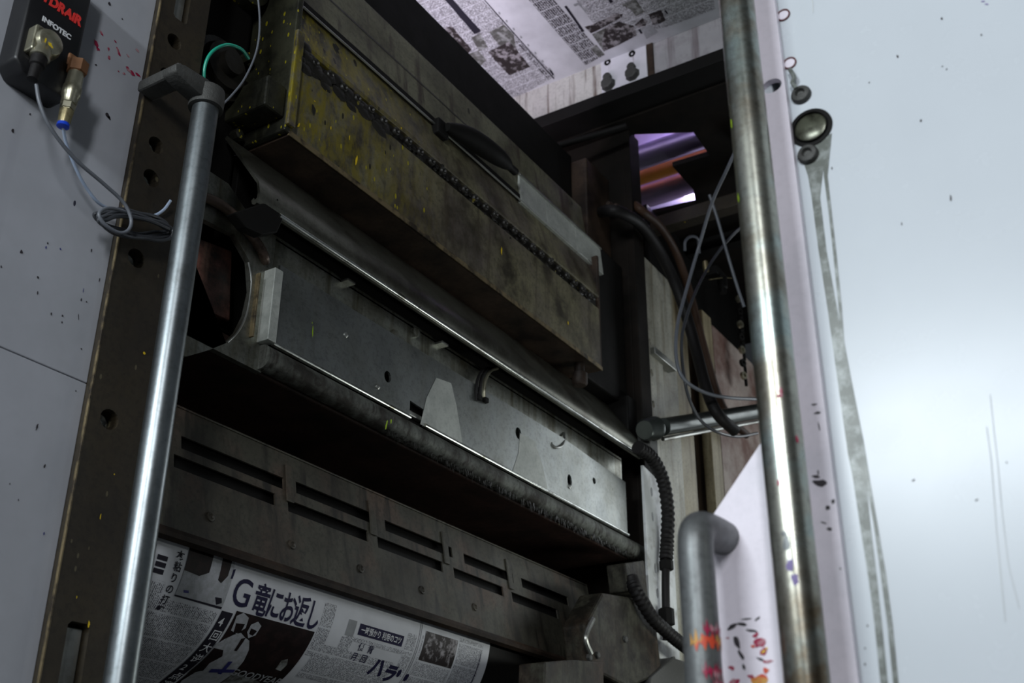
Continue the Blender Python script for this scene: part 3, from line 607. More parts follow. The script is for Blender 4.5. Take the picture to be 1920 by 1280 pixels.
# ------------------------------------------------------------------ lower newspaper web on its cylinder
RC, ZC, YC = .22, .592, 1.602
def surf(u, s, off=0.0):
    """s metres of sheet below the line where the web meets the cylinder"""
    R = RC; tm = math.radians(62)
    if s < 0: return V(u, YC - off - s * .15, ZC - s)
    th = s / R
    if th <= tm: y = YC + R - (R + off) * math.cos(th); z = ZC - (R + off) * math.sin(th)
    else:
        d = s - R * tm; y = YC + R - (R + off) * math.cos(tm) + d * math.sin(tm); z = ZC - (R + off) * math.sin(tm) - d * math.cos(tm)
    return V(u, y, z)
def SP(px, py):
    r = ray(px, py); k = r.z / r.y; lo, hi = -.12, .5
    for _ in range(50):
        m_ = (lo + hi) / 2; p = surf(0, m_)
        if (p.z - H) / p.y > k: lo = m_
        else: hi = m_
    s = (lo + hi) / 2; return (surf(0, s).y * r.x / r.y, s)
def sheet_grid(u0, u1, s0, s1, nu, ns, off, fn, lean=0.0):
    bm = NB(); uvl = bm.loops.layers.uv.new('UVMap'); g = []
    for j in range(ns + 1):
        s = s0 + (s1 - s0) * j / ns
        g.append([(bm.verts.new(fn(u0 + (u1 - u0) * i / nu, s, off)), (u0 + (u1 - u0) * i / nu, s)) for i in range(nu + 1)])
    for j in range(ns):
        for i in range(nu):
            q = [g[j][i], g[j][i + 1], g[j + 1][i + 1], g[j + 1][i]]; f = bm.faces.new([a[0] for a in q])
            for lp, a in zip(f.loops, q): lp[uvl].uv = (a[1][0] + 10, a[1][1] + 10)
    bmesh.ops.recalc_face_normals(bm, faces=bm.faces)
    return bm
t = thing('newspaper_web', 'printed newspaper web with large headline curving over a cylinder', 'newspaper', V(1.85, 1.7, .2))
UE = P(918, 1197, y=1.604).x
bm = sheet_grid(1.2065, UE, -.045, .36, 4, 40, 0, surf); obj('paper', bm, K['paper'], t, True)
def low_patch(name, m, a, b_, off=.0005, ns=None):
    u0, s0 = SP(*a); u1, s1 = SP(*b_)
    return obj(name, sheet_grid(min(u0, u1), max(u0, u1), min(s0, s1), max(s0, s1), 2, ns or max(3, int(abs(s1 - s0) / .008)), off, surf), K[m] if isinstance(m, str) else m, t)
def us_patch(name, m, u0, u1, s0, s1, off=.0005): return obj(name, sheet_grid(u0, u1, s0, s1, 2, max(3, int(abs(s1 - s0) / .008)), off, surf), K[m], t)
def us_poly(name, m, pts, off=.0009, parent=None):
    """shape drawn on the sheet in (u, s), cut into narrow bands so that it bends with it"""
    bm = NB(); flat(bm, [Vector((a, -b_, 0)) for a, b_ in pts]); return wrap(name, bm, m, 0, 0, off, surf, parent)
def wrap(name, bm, m, u0, s0, off, fn, parent=None):
    ys = [v.co.y for v in bm.verts]; y = min(ys) + .004
    while y < max(ys):
        bmesh.ops.bisect_plane(bm, geom=bm.verts[:] + bm.edges[:] + bm.faces[:], plane_co=(0, y, 0), plane_no=(0, 1, 0)); y += .006
    for v in bm.verts: v.co = fn(u0 + v.co.x, s0 - v.co.y, off)
    return obj(name, bm, K[m], parent or t)
def low_text(name, body, px, py, h, m, off=.0009, bold=.0, sx=1.0):
    u, s = SP(px, py); bm = font_mesh(body, h, 0, bold)
    for v in bm.verts: v.co.x *= sx
    return wrap(name, bm, m, u, s, off, surf)
# headline: letters set one by one along the sheet
uG, sG = SP(428, 1128); uE, sE = SP(592, 1170)
hw = uE - uG; sb = (sG + sE) / 2 + .004
bmh = font_mesh('G', .075, 0, .0006); [setattr(v.co, 'x', v.co.x * .95) for v in bmh.verts]; wrap('headline', bmh, 'ink_navy', uG, sb, .0009, surf)
step = (hw - .055) / 5
for i, chx in enumerate('竜にお返し'):
    bmh = font_mesh(chx, .066, 0, .0012)
    for v in bmh.verts: v.co.x *= (step * .98) / .058
    wrap('headline', bmh, 'ink_navy', uG + .058 + i * step, sb + .002, .0009, surf)
us_poly('headline', 'ink_navy', [(uG - .012, sb - .062), (uG - .006, sb - .064), (uG - .009, sb - .045), (uG - .014, sb - .044)])
# dark strip with white vertical title
uS0, sS0 = SP(416, 1144); uS1, _ = SP(437, 1149); sS1 = .30
tstrip = us_patch('title_strip', 'ink_solid', uS0, uS1, sS0, sS1, .0007)
wS = uS1 - uS0
for i, chx in enumerate('4回大逆2点適時打'):
    b2 = font_mesh(chx, wS * .82, 0, .0003); wrap('title_letter', b2, 'white_print', uS0 + wS * .16, sS0 + wS * (1.0 + i * .98), .0012, surf, tstrip)
# main photograph with two players in pale shirts
uP0 = uS1 + .006; uP1 = SP(589, 1186)[0]; sP0 = SP(589, 1184)[1]
phm = us_patch('photo', 'photo_dark', uP0, uP1, sP0, .31, .0007)
pw = uP1 - uP0
def fig(pts, m, off=.0012, nm='photo_figure'): us_poly(nm, m, [(uP0 + a * pw, sP0 + b_ * pw) for a, b_ in pts], off, phm)
fig([(-.02, .33), (.03, .26), (.10, .20), (.16, .17), (.23, .20), (.30, .22), (.36, .30), (.40, .42), (.42, .60), (.40, .80), (.36, 1.0), (.10, 1.0), (.02, .8), (.06, .62), (.03, .5)], 'ink_pale')
fig([(.02, .04), (.08, .0), (.16, .03), (.18, .12), (.12, .19), (.04, .17)], 'ink_pale', .0014)
fig([(.05, .10), (.15, .09), (.15, .17), (.08, .19)], 'photo_dark', .0017)
fig([(.22, .08), (.28, .04), (.34, .07), (.33, .16), (.27, .20), (.22, .15)], 'ink_pale', .0014)
fig([(.24, .11), (.32, .12), (.30, .17), (.25, .16)], 'photo_dark', .0017)
fig([(.20, .22), (.24, .20), (.24, .34), (.21, .34)], 'photo_dark', .0017)
fig([(-.01, .36), (.10, .36), (.14, .42), (.08, .52), (.10, .62), (-.01, .70)], 'photo_dark', .0017)
fig([(.16, .58), (.40, .53), (.41, .57), (.17, .63)], 'blue_ink', .0017); fig([(.25, .46), (.29, .45), (.31, .62), (.27, .62)], 'blue_ink', .0019)
fig([(.42, .56), (.80, .62), (.80, .78), (.42, .76)], 'photo_grey', .0010)
fig([(.80, .33), (.86, .30), (.90, .36), (.89, .44), (.81, .43)], 'photo_grey', .0012)
b2 = font_mesh('GOODYEAR', pw * .115, 0, .0004); wrap('photo_sign', b2, 'ink_pale', uP0 + pw * .38, sP0 + pw * .60, .0016, surf, phm)
# picture to the left of the headline and its caption
uA0, sA0 = SP(352, 1042); uA1, sA1 = SP(414, 1150)
uA1 = uS0 - .004; sA1 = sS0 - .006
us_patch('photo', 'ink_pale', uA0, uA1, sA0 - .02, sA1, .0006)
aw, ah = uA1 - uA0, sA1 - sA0
us_poly('photo_figure', 'photo_dark', [(uA0, sA0 - .02), (uA0 + .52 * aw, sA0 - .02), (uA0 + .5 * aw, sA0 + .25 * ah), (uA0 + .32 * aw, sA0 + .40 * ah), (uA0, sA0 + .36 * ah)])
us_poly('photo_figure', 'photo_dark', [(uA0 + .72 * aw, sA0 - .02), (uA0 + .93 * aw, sA0 - .02), (uA0 + .90 * aw, sA0 + .20 * ah), (uA0 + .80 * aw, sA0 + .42 * ah), (uA0 + .72 * aw, sA0 + .36 * ah)])
us_poly('photo_figure', 'ink_solid', [(uA0 + .78 * aw, sA0 + .80 * ah), (uA0 + .92 * aw, sA0 + .78 * ah), (uA0 + .96 * aw, sA0 + .90 * ah), (uA0 + .86 * aw, sA0 + .98 * ah)])
us_poly('photo_figure', 'blue_ink', [(uA0 + .12 * aw, sA0 + .84 * ah), (uA0 + .22 * aw, sA0 + .82 * ah), (uA0 + .24 * aw, sA0 + .88 * ah), (uA0 + .14 * aw, sA0 + .9 * ah)])
us_poly('photo_rule', 'ink_solid', [(uA0, sA1), (uA1, sA1), (uA1, sA1 + .004), (uA0, sA1 + .003)])
for i, chx in enumerate('本粘りの打撃'):
    b2 = font_mesh(chx, .0185, 0, .0003); wrap('caption_letter', b2, 'ink_solid', uA0 - .026, sA0 + .010 + i * .0205, .0009, surf)
for i in range(3): us_patch('caption_block', 'ink_solid', uA0 - .068, uA0 - .044, sA0 + .012 + i * .012, sA0 + .0205 + i * .012, .0009)
# small print
us_patch('small_print', 'text_v', 1.216, uA0 - .075, max(-.044, sA0 - .06), .34, .0004)
us_patch('small_print', 'text_v', uA0 - .075, uA0 - .030, sA0 + .055, .34, .0004)
us_patch('small_print', 'text_v', uA0 - .030, uS0 - .008, sA1 + .012, .34, .0004)
us_patch('small_print', 'text_v', uE + .010, uE + .048, sb - .055, sb + .06, .0004)
low_patch('small_print', 'text_v', (597, 1205), (700, 1300))
u, s = SP(655, 1160); us_patch('tint_box', 'ink_grey', u, u + .027, s, s + .034, .0006)
uB0, sB0 = SP(675, 1172); uB1, sB1 = SP(758, 1192); sB = (sB0 + sB1) / 2 - .002
tbar = us_patch('title_bar', 'ink_navy', uB0, uB1, sB, sB + .024, .0006)
b2 = font_mesh('一時預かり 利用のコツ', .0175, 0, .0003)
bw = max(v.co.x for v in b2.verts)
for v in b2.verts: v.co.x *= (uB1 - uB0 - .014) / bw
wrap('title_letter', b2, 'white_print', uB0 + .007, sB + .0185, .0010, surf, tbar)
us_patch('small_print', 'text_v', uB0 - .03, uB1 + .015, sB + .030, sB + .040, .0004)
us_patch('small_print', 'text_v', uB1 + .012, uB1 + .045, sB - .01, sB + .09, .0004)
us_patch('small_print', 'text_v', uB0 - .045, uB0 - .008, sB + .036, sB + .10, .0004)
for (dx, ds, cc) in [(.018, .055, '係'), (.050, .055, '背'), (.010, .078, '月'), (.042, .078, '回')]:
    b2 = font_mesh(cc, .02, 0, .0003); wrap('caption_letter', b2, 'ink_navy', uB0 + dx, sB + ds, .0009, surf)
for (dx, ds, cc, h_) in [(.085, .100, 'ハ', .05), (.138, .105, 'ラ', .046)]:
    b2 = font_mesh(cc, h_, 0, .0025); wrap('caption_letter', b2, 'ink_navy', uB0 + dx, sB + ds, .0009, surf)
for dx, ds in ((.190, .082), (.222, .088)): us_poly('caption_mark', 'ink_navy', blob(uB0 + dx, sB + ds, .008, .011, 9, .2))
for k in range(2): us_patch('column_rule', 'ink_solid', uB1 + .052 + k * .006, uB1 + .0532 + k * .006, sB - .05, .34, .0008)
uC0, sC0 = SP(797, 1192); uC1, sC1 = SP(852, 1232)
us_patch('photo', 'photo_mix', uC0, uC1, sC0 - .012, sC0 + .055, .0007)
us_patch('small_print', 'text_v', uB1 + .066, uC0 - .004, sC0, .34, .0004); us_patch('small_print', 'text_v', uC0 - .004, uC1, sC0 + .06, .34, .0004)
us_patch('small_print', 'text_v', uC1 + .006, UE - .03, sC0 - .02, .34, .0004)
us_poly('column_rule', 'ink_navy', [(UE - .036, sC0 + .0), (UE - .034, sC0 + .0), (UE - .037, sC0 + .12), (UE - .041, sC0 + .12)])
# the cylinder that carries the web
cy = thing('impression_cylinder', 'dark steel cylinder carrying the lower newspaper web', 'cylinder', V(2.2, YC + RC, ZC - RC))
obj('drum', tube(NB(), [V(1.207, YC + RC, ZC), V(2.86, YC + RC, ZC)], RC - .004, 64, 0), K['roller_dark'], cy, True)
obj('journal', tube(NB(), [V(2.85, YC + RC, ZC), V(3.218, YC + RC, ZC)], .06, 24, 0), K['worn_steel'], cy, True)

# inner inking rollers in the dark behind the covers
for i, (y, z, r) in enumerate([(1.98, 1.55, .11), (2.02, 1.18, .13), (1.90, 1.88, .085)]):
    o = obj('inking_roller', tube(NB(), [V(1.442, y, z), V(3.2175, y, z)], r, 32, 0), K['roller_dark'], None, True)
    setp(o, ['black inking roller in the shade behind the fountain trough', 'black inking roller in the shade behind the steel dampener plate', 'black inking roller in the shade below the black cross beam'][i], 'roller', 'inking rollers inside the press')
o = obj('interior_blackout', B(1.206, 3.2175, 2.24, 2.28, -H, 2.1, .003), K['black_steel']); setp(o, 'black sheet added behind the rollers to keep the press interior dark', 'cover')  # unseen black plate, added so the interior stays dark

# ------------------------------------------------------------------ right press frame
t = thing('press_side_frame', 'rusty dark press frame plate where the covers and troughs end', 'frame', V(3.23, 1.8, -H))
obj('frame_body', B(3.2165, 3.30, 1.535, 2.3, -H, 2.597, .004), K['frame_dark'], t)
obj('front_bar', B(3.2165, 3.30, 1.51, 1.537, -H, 2.597, .003), K['frame_dark'], t)
obj('upper_bracket', B(3.04, 3.217, 1.60, 1.95, 2.02, 2.40, .006), K['rust_brown'], t)
obj('stay', tube(NB(), [P(1040, 275, x=3.04), P(1175, 236, x=3.10)], .012, 10, 0), K['black_steel'], t, True)
for px, py in [(1147, 388), (1160, 392)]:
    c = P(px, py, y=1.56); obj('stud', lathe(NB(), c + Vector((.03, 0, 0)), (-1, 0, 0), [(0, .013), (.05, .012), (.06, .008)], 10), K['rust_brown'], t, True)
obj('dark_filler', B(2.925, 3.217, 1.56, 1.78, 1.482, 2.02, .008), K['black_steel'], t)  # black fillers standing in for the dark beside the fountain end
obj('dark_filler', B(3.1535, 3.217, 1.53, 1.70, 1.30, 1.50, .006), K['black_steel'], t)

# lower bearing blocks at the cylinder end
t = thing('bearing_housing', 'grimy grey bearing housing at the right end of the newspaper cylinder', 'bearing housing', V(3.02, 1.62, .3))
obj('block', prism_pts([P(a, b_, y=1.44) for a, b_ in [(1098, 1170), (1130, 1110), (1190, 1120), (1232, 1175), (1242, 1262), (1180, 1290), (1110, 1255)]], (0, .075, 0), .008), K['grimy_housing'], t)
obj('foot_plate', prism_pts([P(a, b_, y=1.43) for a, b_ in [(1022, 1240), (1072, 1236), (1132, 1240), (1134, 1330), (1020, 1330)]], (0, .075, 0), .004), K['grimy_housing'], t)
obj('cap', prism_pts([P(a, b_, y=1.43) for a, b_ in [(1222, 1268), (1262, 1232), (1290, 1240), (1300, 1330), (1215, 1330)]], (0, .0558, 0), .006), K['cast_iron'], t)
for px, py in [(1172, 1198), (1120, 1228), (1105, 1232), (1262, 1236)]:
    c = P(px, py, y=1.438); obj('bolt', lathe(NB(), c + Vector((0, .004, 0)), (0, -1, 0), [(0, .010), (.008, .010), (.010, .007), (.0102, .001)], 6), K['cast_iron'], t)
obj('grease_pipe', tube(NB(), pl([(1112, 1160, 1.432), (1098, 1195, 1.43), (1108, 1225, 1.432)]), .007, 8, 6), K['worn_steel'], t, True)
t2 = obj('roll_bracket', prism_pts([P(a, b_, y=1.45) for a, b_ in [(1172, 1055), (1208, 1050), (1216, 1118), (1233, 1150), (1235, 1166), (1193, 1112), (1178, 1108)]], (0, .062, 0), .004), K['grimy_housing']); setp(t2, 'scratched bracket below the lip roll end by the light plate', 'bracket')

# ------------------------------------------------------------------ covers right of the frame
def cover(name, label, px0, px1, py, y, z0, z1, m, dp=.04):
    a, b_ = P(px0, py, y=y).x, P(px1, py, y=y).x
    o = obj(name, B(a, b_, y, y + dp, z0, z1, .003), K[m]); return setp(o, label, 'cover', 'narrow covers beyond the press frame')
t = thing('side_cover', 'pale dirty cover plate with a row of holes next to the dark frame', 'cover', V(3.45, 1.55, -H), 'narrow covers beyond the press frame')
a, b_ = P(1207, 650, y=1.54).x, P(1238, 650, y=1.54).x
hl = [circ(P(px, py, y=1.54).x, P(px, py, y=1.54).z, .011, .014, 10) for px, py in [(1204, 500), (1206, 562), (1209, 628)]]
obj('hole_strip', hole_plate(rect(a, 0, b_, 2.12 + H), [circ(a + .045, z + H, .011, .014, 10) for z in (1.30, 1.42, 1.54, 1.66, 1.78)], .012, (0, 1.535, 0), (1, 0, 0), (0, 0, 1), (0, 1, 0)), K['pale_cover'], t)
obj('strip_back', B(a, b_, 1.549, 1.60, -H, 2.12, .001), K['brown_cover'], t)
obj('plate', B(b_ + .002, P(1266, 650, y=1.55).x, 1.55, 1.60, -H, 2.14, .002), K['pale_cover'], t)
xb0 = P(1221, 655, y=1.53); xb1 = P(1262, 697, y=1.53)
obj('clamp_bar', B(xb0.x, xb1.x, 1.515, 1.552, xb0.z - H - .018, xb0.z - H + .008, .002), K['worn_steel'], t)
cover('side_cover', 'narrow yellowish cover strip between the pale plate and the brown channel', 1267, 1300, 800, 1.57, -H, 2.15, 'yellow_cover')
cover('side_cover', 'dark brown recessed channel between two yellowish cover strips', 1300, 1338, 850, 1.64, -H, 2.2, 'brown_cover')
cover('side_cover', 'slim yellowish cover strip beside the pinkish panel', 1336, 1353, 850, 1.58, -H, 2.2, 'yellow_cover')
cover('side_cover', 'pinkish cream panel behind the hanging grey cables', 1354, 1440, 850, 1.60, -H, 2.2, 'pink_cover')
t = thing('tie_plate', 'bright grey strap plate with oval holes beside the corrugated hose', 'plate', V(3.27, 1.5, -H))
a, b_ = P(1214, 1050, y=1.485).x, P(1259, 1050, y=1.485).x
hl = []
for px, py in [(1222, 922), (1224, 968), (1229, 1065), (1233, 1112)]:
    c = P(px, py, y=1.485); hl.append(circ(c.x, c.z, .009, .016, 12))
zt_ = P(1217, 890, y=1.485).z
obj('strap', hole_plate([(a, 0), (b_, 0), (b_, zt_ - .12), (b_ - .03, zt_ - .03), (b_ - .06, zt_), (a, zt_ + .02)], hl, .008, (0, 1.485, 0), (1, 0, 0), (0, 0, 1), (0, 1, 0)), K['white_strap'], t)
obj('backing', B(3.2185, b_ + .04, 1.4928, 1.5108, -H, zt_ - H - .04, .001), K['white_strap'], t)

# hoses, cables and an air cylinder in front of those covers
def hose(name, label, lst, rad, m, ribs=0):
    t = thing(name, label, 'hose', pl(lst[-1:])[0])
    pts = pl(lst); f = (lambda q: rad * (1 + .09 * math.sin(q * ribs * 2 * math.pi))) if ribs else rad
    obj('hose_body', tube(NB(), pts, f, 12, 24 if ribs else 10), K[m], t, True); return t, pts
h1, p1 = hose('black_hose', 'thick black hose curving down in front of the narrow covers', [(1126, 398, 1.615), (1140, 395, 1.52), (1166, 399, 1.477), (1205, 425, 1.47), (1248, 492, 1.475), (1280, 570, 1.46), (1305, 655, 1.43), (1325, 730, 1.385), (1345, 775, 1.345), (1378, 808, 1.325)], .021, 'rubber')
h2, p2 = hose('brown_hose', 'brown oily hose running behind the hanging cables to the pole', [(1190, 384, 1.516), (1206, 397, 1.487), (1238, 425, 1.497), (1270, 480, 1.515), (1296, 560, 1.52), (1322, 660, 1.52), (1345, 738, 1.515), (1368, 785, 1.51), (1400, 815, 1.50)], .016, 'hose_brown')
h3, p3 = hose('corrugated_hose', 'black corrugated hose arching down beside the bright strap plate', [(1195, 838, 1.456), (1222, 858, 1.450), (1243, 900, 1.450), (1252, 955, 1.453), (1251, 1010, 1.46), (1249, 1050, 1.46)], .021, 'rubber', 26)
for q, (rr, ln) in {1050: (.022, .03), 1140: (.024, .05)}.items():
    c = P(1249, q, y=1.46); obj('hose_ferrule', lathe(NB(), c, (0, 0, -1), [(0, rr * .8), (.003, rr), (ln, rr), (ln + .003, rr * .7)], 8), K['black_steel'], h3)
c = P(1249, 1046, y=1.46); obj('hose_tail', tube(NB(), [c, P(1248, 1100, y=1.46), P(1250, 1200, y=1.47)], .013, 10, 6), K['rubber'], h3, True)
h4, p4 = hose('lower_hose', 'black ribbed hose sloping down to the grab handle from the lip roll bracket', [(1184, 1084, 1.447), (1194, 1110, 1.424), (1222, 1156, 1.412), (1255, 1188, 1.406), (1285, 1212, 1.40), (1320, 1235, 1.39)], .019, 'rubber', 30)
for i, (lab, pts, r, m_) in enumerate([
    ('blue grey cable looping down in front of the black hose', [(1378, 285, 1.12), (1362, 320, 1.17), (1335, 380, 1.27), (1308, 470, 1.38), (1285, 550, 1.41), (1270, 610, 1.405), (1268, 670, 1.39), (1282, 710, 1.37), (1320, 735, 1.345), (1365, 745, 1.31), (1420, 748, 1.28)], .0062, 'cable_grey'),
    ('grey cable crossing behind the first and slanting down to the pole', [(1330, 365, 1.36), (1345, 410, 1.35), (1362, 470, 1.34), (1380, 530, 1.33), (1395, 575, 1.32)], .0062, 'cable_grey'),
    ('thin grey cable rising from the loop to the pole', [(1440, 390, 1.16), (1385, 430, 1.30), (1345, 475, 1.38), (1312, 530, 1.405), (1290, 585, 1.400), (1278, 640, 1.395), (1285, 720, 1.387), (1305, 775, 1.385), (1335, 805, 1.372), (1380, 818, 1.366), (1420, 812, 1.36)], .0055, 'cable_dark')]):
    cable('hanging_cable', lab, pl(pts), r, K[m_], 'cable')
t = thing('air_cylinder', 'dark air cylinder lying across the covers behind the painted pole', 'air cylinder', P(1300, 800, y=1.49))
a, b_ = P(1208, 806, y=1.465), P(1440, 768, y=1.40); d = b_ - a
obj('barrel', lathe(NB(), a + d * .12, d, [(0, .030), (d.length * .88, .030)], 24), K['air_steel'], t, True)
obj('end_cap', lathe(NB(), a, d, [(0, .030), (.01, .036), (.05, .036), (.055, .040), (.075, .040), (.08, .03)], 20), K['air_steel'], t, True)
obj('tie_rod', tube(NB(), [a + d * .1 + Vector((0, -.01, -.042)), a + d + Vector((0, -.01, -.042))], .007, 8, 0), K['worn_steel'], t, True)
obj('mount', B(3.172, 3.236, 1.468, 1.5115, a.z - H - .052, a.z - H + .034, .004), K['cast_iron'], t)
t = thing('valve_block', 'small black valve with yellow fitting among the hanging cables', 'valve', P(1355, 520, y=1.5))
c = P(1353, 512, y=1.50)
obj('body', B(c.x - .05, c.x + .06, 1.50, 1.602, c.z - H - .02, c.z - H + .02, .004), K['black_steel'], t)
obj('stem', lathe(NB(), c + Vector((0, 0, -.02)), (0, 0, -1), [(0, .022), (.05, .02), (.055, .015), (.075, .014)], 14), K['black_steel'], t, True)
obj('yellow_fitting', lathe(NB(), P(1322, 490, y=1.50), (.1, 0, -1), [(0, .010), (.02, .013), (.045, .011)], 12), K['brass'], t, True)
obj('clip', tube(NB(), pl([(1330, 524, 1.495), (1350, 521, 1.492), (1372, 521, 1.495)]), .002, 6, 4), K['brass'], t, True)
obj('u_pipe', tube(NB(), pl([(1284, 470, 1.56), (1285, 452, 1.55), (1296, 443, 1.55), (1308, 448, 1.55), (1311, 475, 1.56)]), .006, 8, 6), K['cable_grey'], t, True)
t = thing('chain', 'greasy dark chain hanging behind the painted pole', 'chain', P(1390, 730, y=1.5))
for i in range(14):
    c = P(1386 + (i % 2) * 3 + i * .8, 560 + i * 12, y=1.54)
    obj('link', lathe(NB(), c + Vector((0, .008, 0)), (0.3 if i % 2 else -.3, -1, 0), [(0, .008), (0, .018), (.012, .018), (.012, .008), (0, .008)], 10), K['black_steel'] if i % 4 else K['nickel'], t, True)

# ------------------------------------------------------------------ overhead: cross beam, white fascia, platform, rollers
o = obj('cross_beam', B(1.204, 3.0415, 1.66, 1.80, 2.16, 2.425, .004), K['black_steel']); setp(o, 'black cross beam spanning above the ink fountain under the upper newspaper', 'beam')
XB = 3.10
t = thing('fascia_beam', 'white streaked beam running under the edge of the upper newspaper', 'beam', V(XB + .02, 1.3, 2.64))
zb0, zb1 = .8575 * XB, .915 * XB + .03
ya, yb_ = P(1128, 150, x=XB).y, P(1213, 110, x=XB).y
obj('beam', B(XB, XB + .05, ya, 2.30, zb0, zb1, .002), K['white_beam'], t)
obj('beam', B(XB + .002, XB + .05, -.4, yb_, zb0, zb1, .002), K['white_beam_dim'], t)
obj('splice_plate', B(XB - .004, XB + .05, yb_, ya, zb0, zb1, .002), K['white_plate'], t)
for px, py in [(1142, 160), (1187, 141)]:
    c = P(px, py, x=XB)
    nb = obj('nut', lathe(NB(), c + Vector((.002, 0, 0)), (-1, 0, 0), [(0, .030), (.006, .030), (.007, .024), (.026, .024), (.028, .020)], 8), K['cast_iron'], t)
    obj('stud', lathe(NB(), c + Vector((0, 0, .030)), (-1, 0, 0), [(0, .016), (.020, .016), (.022, .012)], 12), K['cast_iron'], nb, True)
for px, py in [(1140, 118), (1186, 102)]:
    c = P(px, py, x=XB); obj('bolt_hole', lathe(NB(), c + Vector((.003, 0, 0)), (-1, 0, 0), [(0, .014), (.0085, .014), (.0085, .010), (.006, .001)], 14), K['black_steel'], t, True)
obj('dark_weld', B(XB - .006, XB + .002, yb_ - .028, yb_ - .002, zb0, zb1, .002), K['rust_brown'], t)
obj('ledge', B(XB - .055, XB + .06, -.4, 2.30, zb0 - .05, zb0 + .002, .003), K['black_steel'], t)
ZP = 2.60
def pq(px, py): p = P(px, py, z=ZP); return (p.x, p.y)
win = [pq(a, b_) for a, b_ in [(1190, 252), (1300, 248), (1331, 291), (1261, 312), (1300, 356), (1305, 382), (1190, 408)]]
t = thing('platform', 'dark overhead platform with a cut opening showing violet lit rollers', 'platform', V(4.0, .9, ZP))
obj('deck', hole_plate([(XB + .0595, -.4), (5.2, -.4), (5.2, 2.32), (XB + .0595, 2.32)], [win], .02, (0, 0, ZP + H), (1, 0, 0), (0, 1, 0), (0, 0, 1)), K['frame_dark'], t)
obj('joist', B(3.45, 3.50, -.4, 1.20, ZP - .06, ZP + .001, .003), K['frame_dark'], t)
obj('joist', B(4.1, 4.16, -.4, 2.3, ZP - .06, ZP + .001, .003), K['black_steel'], t)
a = P(1370, 405, y=1.66); obj('hanger_plate', B(3.72, 4.7, 1.68, 1.70, 2.18, ZP + .001, .003), K['black_steel'], t)
obj('hanger_bar', B(3.74, 3.80, 1.1, 1.68, 2.48, 2.54, .003), K['frame_brown'], t)
for y in (.885, 2.299): obj('roller_bracket', B(3.25, 4.15, y, y + .016, ZP + .018, ZP + .25, .002), K['frame_dark'], t)
rolls = [((1300, 262), .05, 'violet_roll', 'slim violet lit roller behind the orange edged one above the platform'), ((1290, 302), .035, 'orange_roll', 'orange roller glimpsed through the platform opening'), ((1270, 345), .062, 'violet_roll', 'wide violet lit roller lowest in the platform opening')]
for (px, py), r, m_, lab in rolls:
    c = P(px, py, z=ZP + .14)
    o = obj('guide_roller', tube(NB(), [Vector((c.x, .9, c.z)), Vector((c.x, 2.3, c.z))], r, 32, 0), K[m_], None, True); setp(o, lab, 'roller')
zpan = ZP + .30
o = obj('upper_panel', B(3.16, 5.2, -.4, 2.3, zpan, zpan + .02, .002), K['violet_roll']); setp(o, 'violet metal panel above the rollers in the platform opening', 'panel')

# upper newspaper web
ZW = .918 * XB
t = thing('newspaper_web', 'upper newspaper web spread overhead with two printed pages', 'newspaper', V(2.3, 1.4, ZW))
def top(u, s, off=0): return V(u, s, ZW - off)
obj('paper', sheet_grid(1.50, XB + .001, .35, 2.28, 6, 6, 0, top), K['paper'], t)
def tp(px, py): p = P(px, py, z=ZW); return (p.x, p.y)
def top_quad(name, m, pix, off=.0006, parent=None):
    bm = NB(); uvl = bm.loops.layers.uv.new('UVMap'); pts = [tp(*q) for q in pix]
    f = flat(bm, [top(a, b_, off) for a, b_ in pts])
    for lp, (a, b_) in zip(f.loops, pts): lp[uvl].uv = (a + 10, b_ + 10)
    bmesh.ops.recalc_face_normals(bm, faces=bm.faces)
    return obj(name, bm, K[m], parent or t)
def top_rect(name, m, a, b_, off=.0006):
    (x0, y0), (x1, y1) = tp(*a), tp(*b_); x0, x1 = sorted((x0, x1)); y0, y1 = sorted((y0, y1))
    bm = NB(); uvl = bm.loops.layers.uv.new('UVMap'); pts = [(x0, y0), (x1, y0), (x1, y1), (x0, y1)]
    f = flat(bm, [top(*p, off) for p in pts])
    for lp, (p, q) in zip(f.loops, pts): lp[uvl].uv = (p + 10, q + 10)
    bmesh.ops.recalc_face_normals(bm, faces=bm.faces)
    o = obj(name, bm, K[m], t); return (x0, x1, y0, y1)
# page on the left: between the beam and the blank margin
top_quad('small_print', 'text_top', [(760, 0), (905, 0), (1042, 143), (958, 188), (900, 120)], .0004)
top_quad('title_bar', 'ink_solid', [(828, -8), (843, -8), (902, 58), (890, 64)], .0008)
top_quad('photo', 'photo_mix', [(828, 56), (846, 48), (884, 92), (878, 100), (868, 102)], .0008)
top_quad('photo', 'photo_mix', [(914, 97), (955, 78), (965, 88), (994, 125), (955, 141)], .0008)
top_quad('photo', 'photo_grey', [(917, 60), (945, 46), (963, 63), (968, 92), (935, 84)], .0007)
top_quad('photo', 'photo_grey', [(884, 70), (900, 62), (915, 88), (898, 96)], .0007)
top_quad('photo', 'photo_grey', [(870, 104), (896, 94), (912, 112), (896, 128)], .0007)
top_quad('page_rule', 'ink_solid', [(906, -2), (908, -2), (1040, 147), (1038, 148)], .0008)
top_quad('page_mark', 'ink_solid', [(1030, 132), (1033, 130), (1039, 139), (1036, 141)], .0009)
for i in range(8):
    x0 = 934 + i * 13.5; y0 = 22 + i * 15; top_quad('page_mark', 'ink_grey', [(x0, y0), (x0 + 3, y0), (x0 + 5, y0 + 4), (x0 + 2, y0 + 5)], .0008)
top_quad('small_print', 'text_heavy', [(966, 78), (972, 76), (1032, 143), (1026, 148)], .0007)
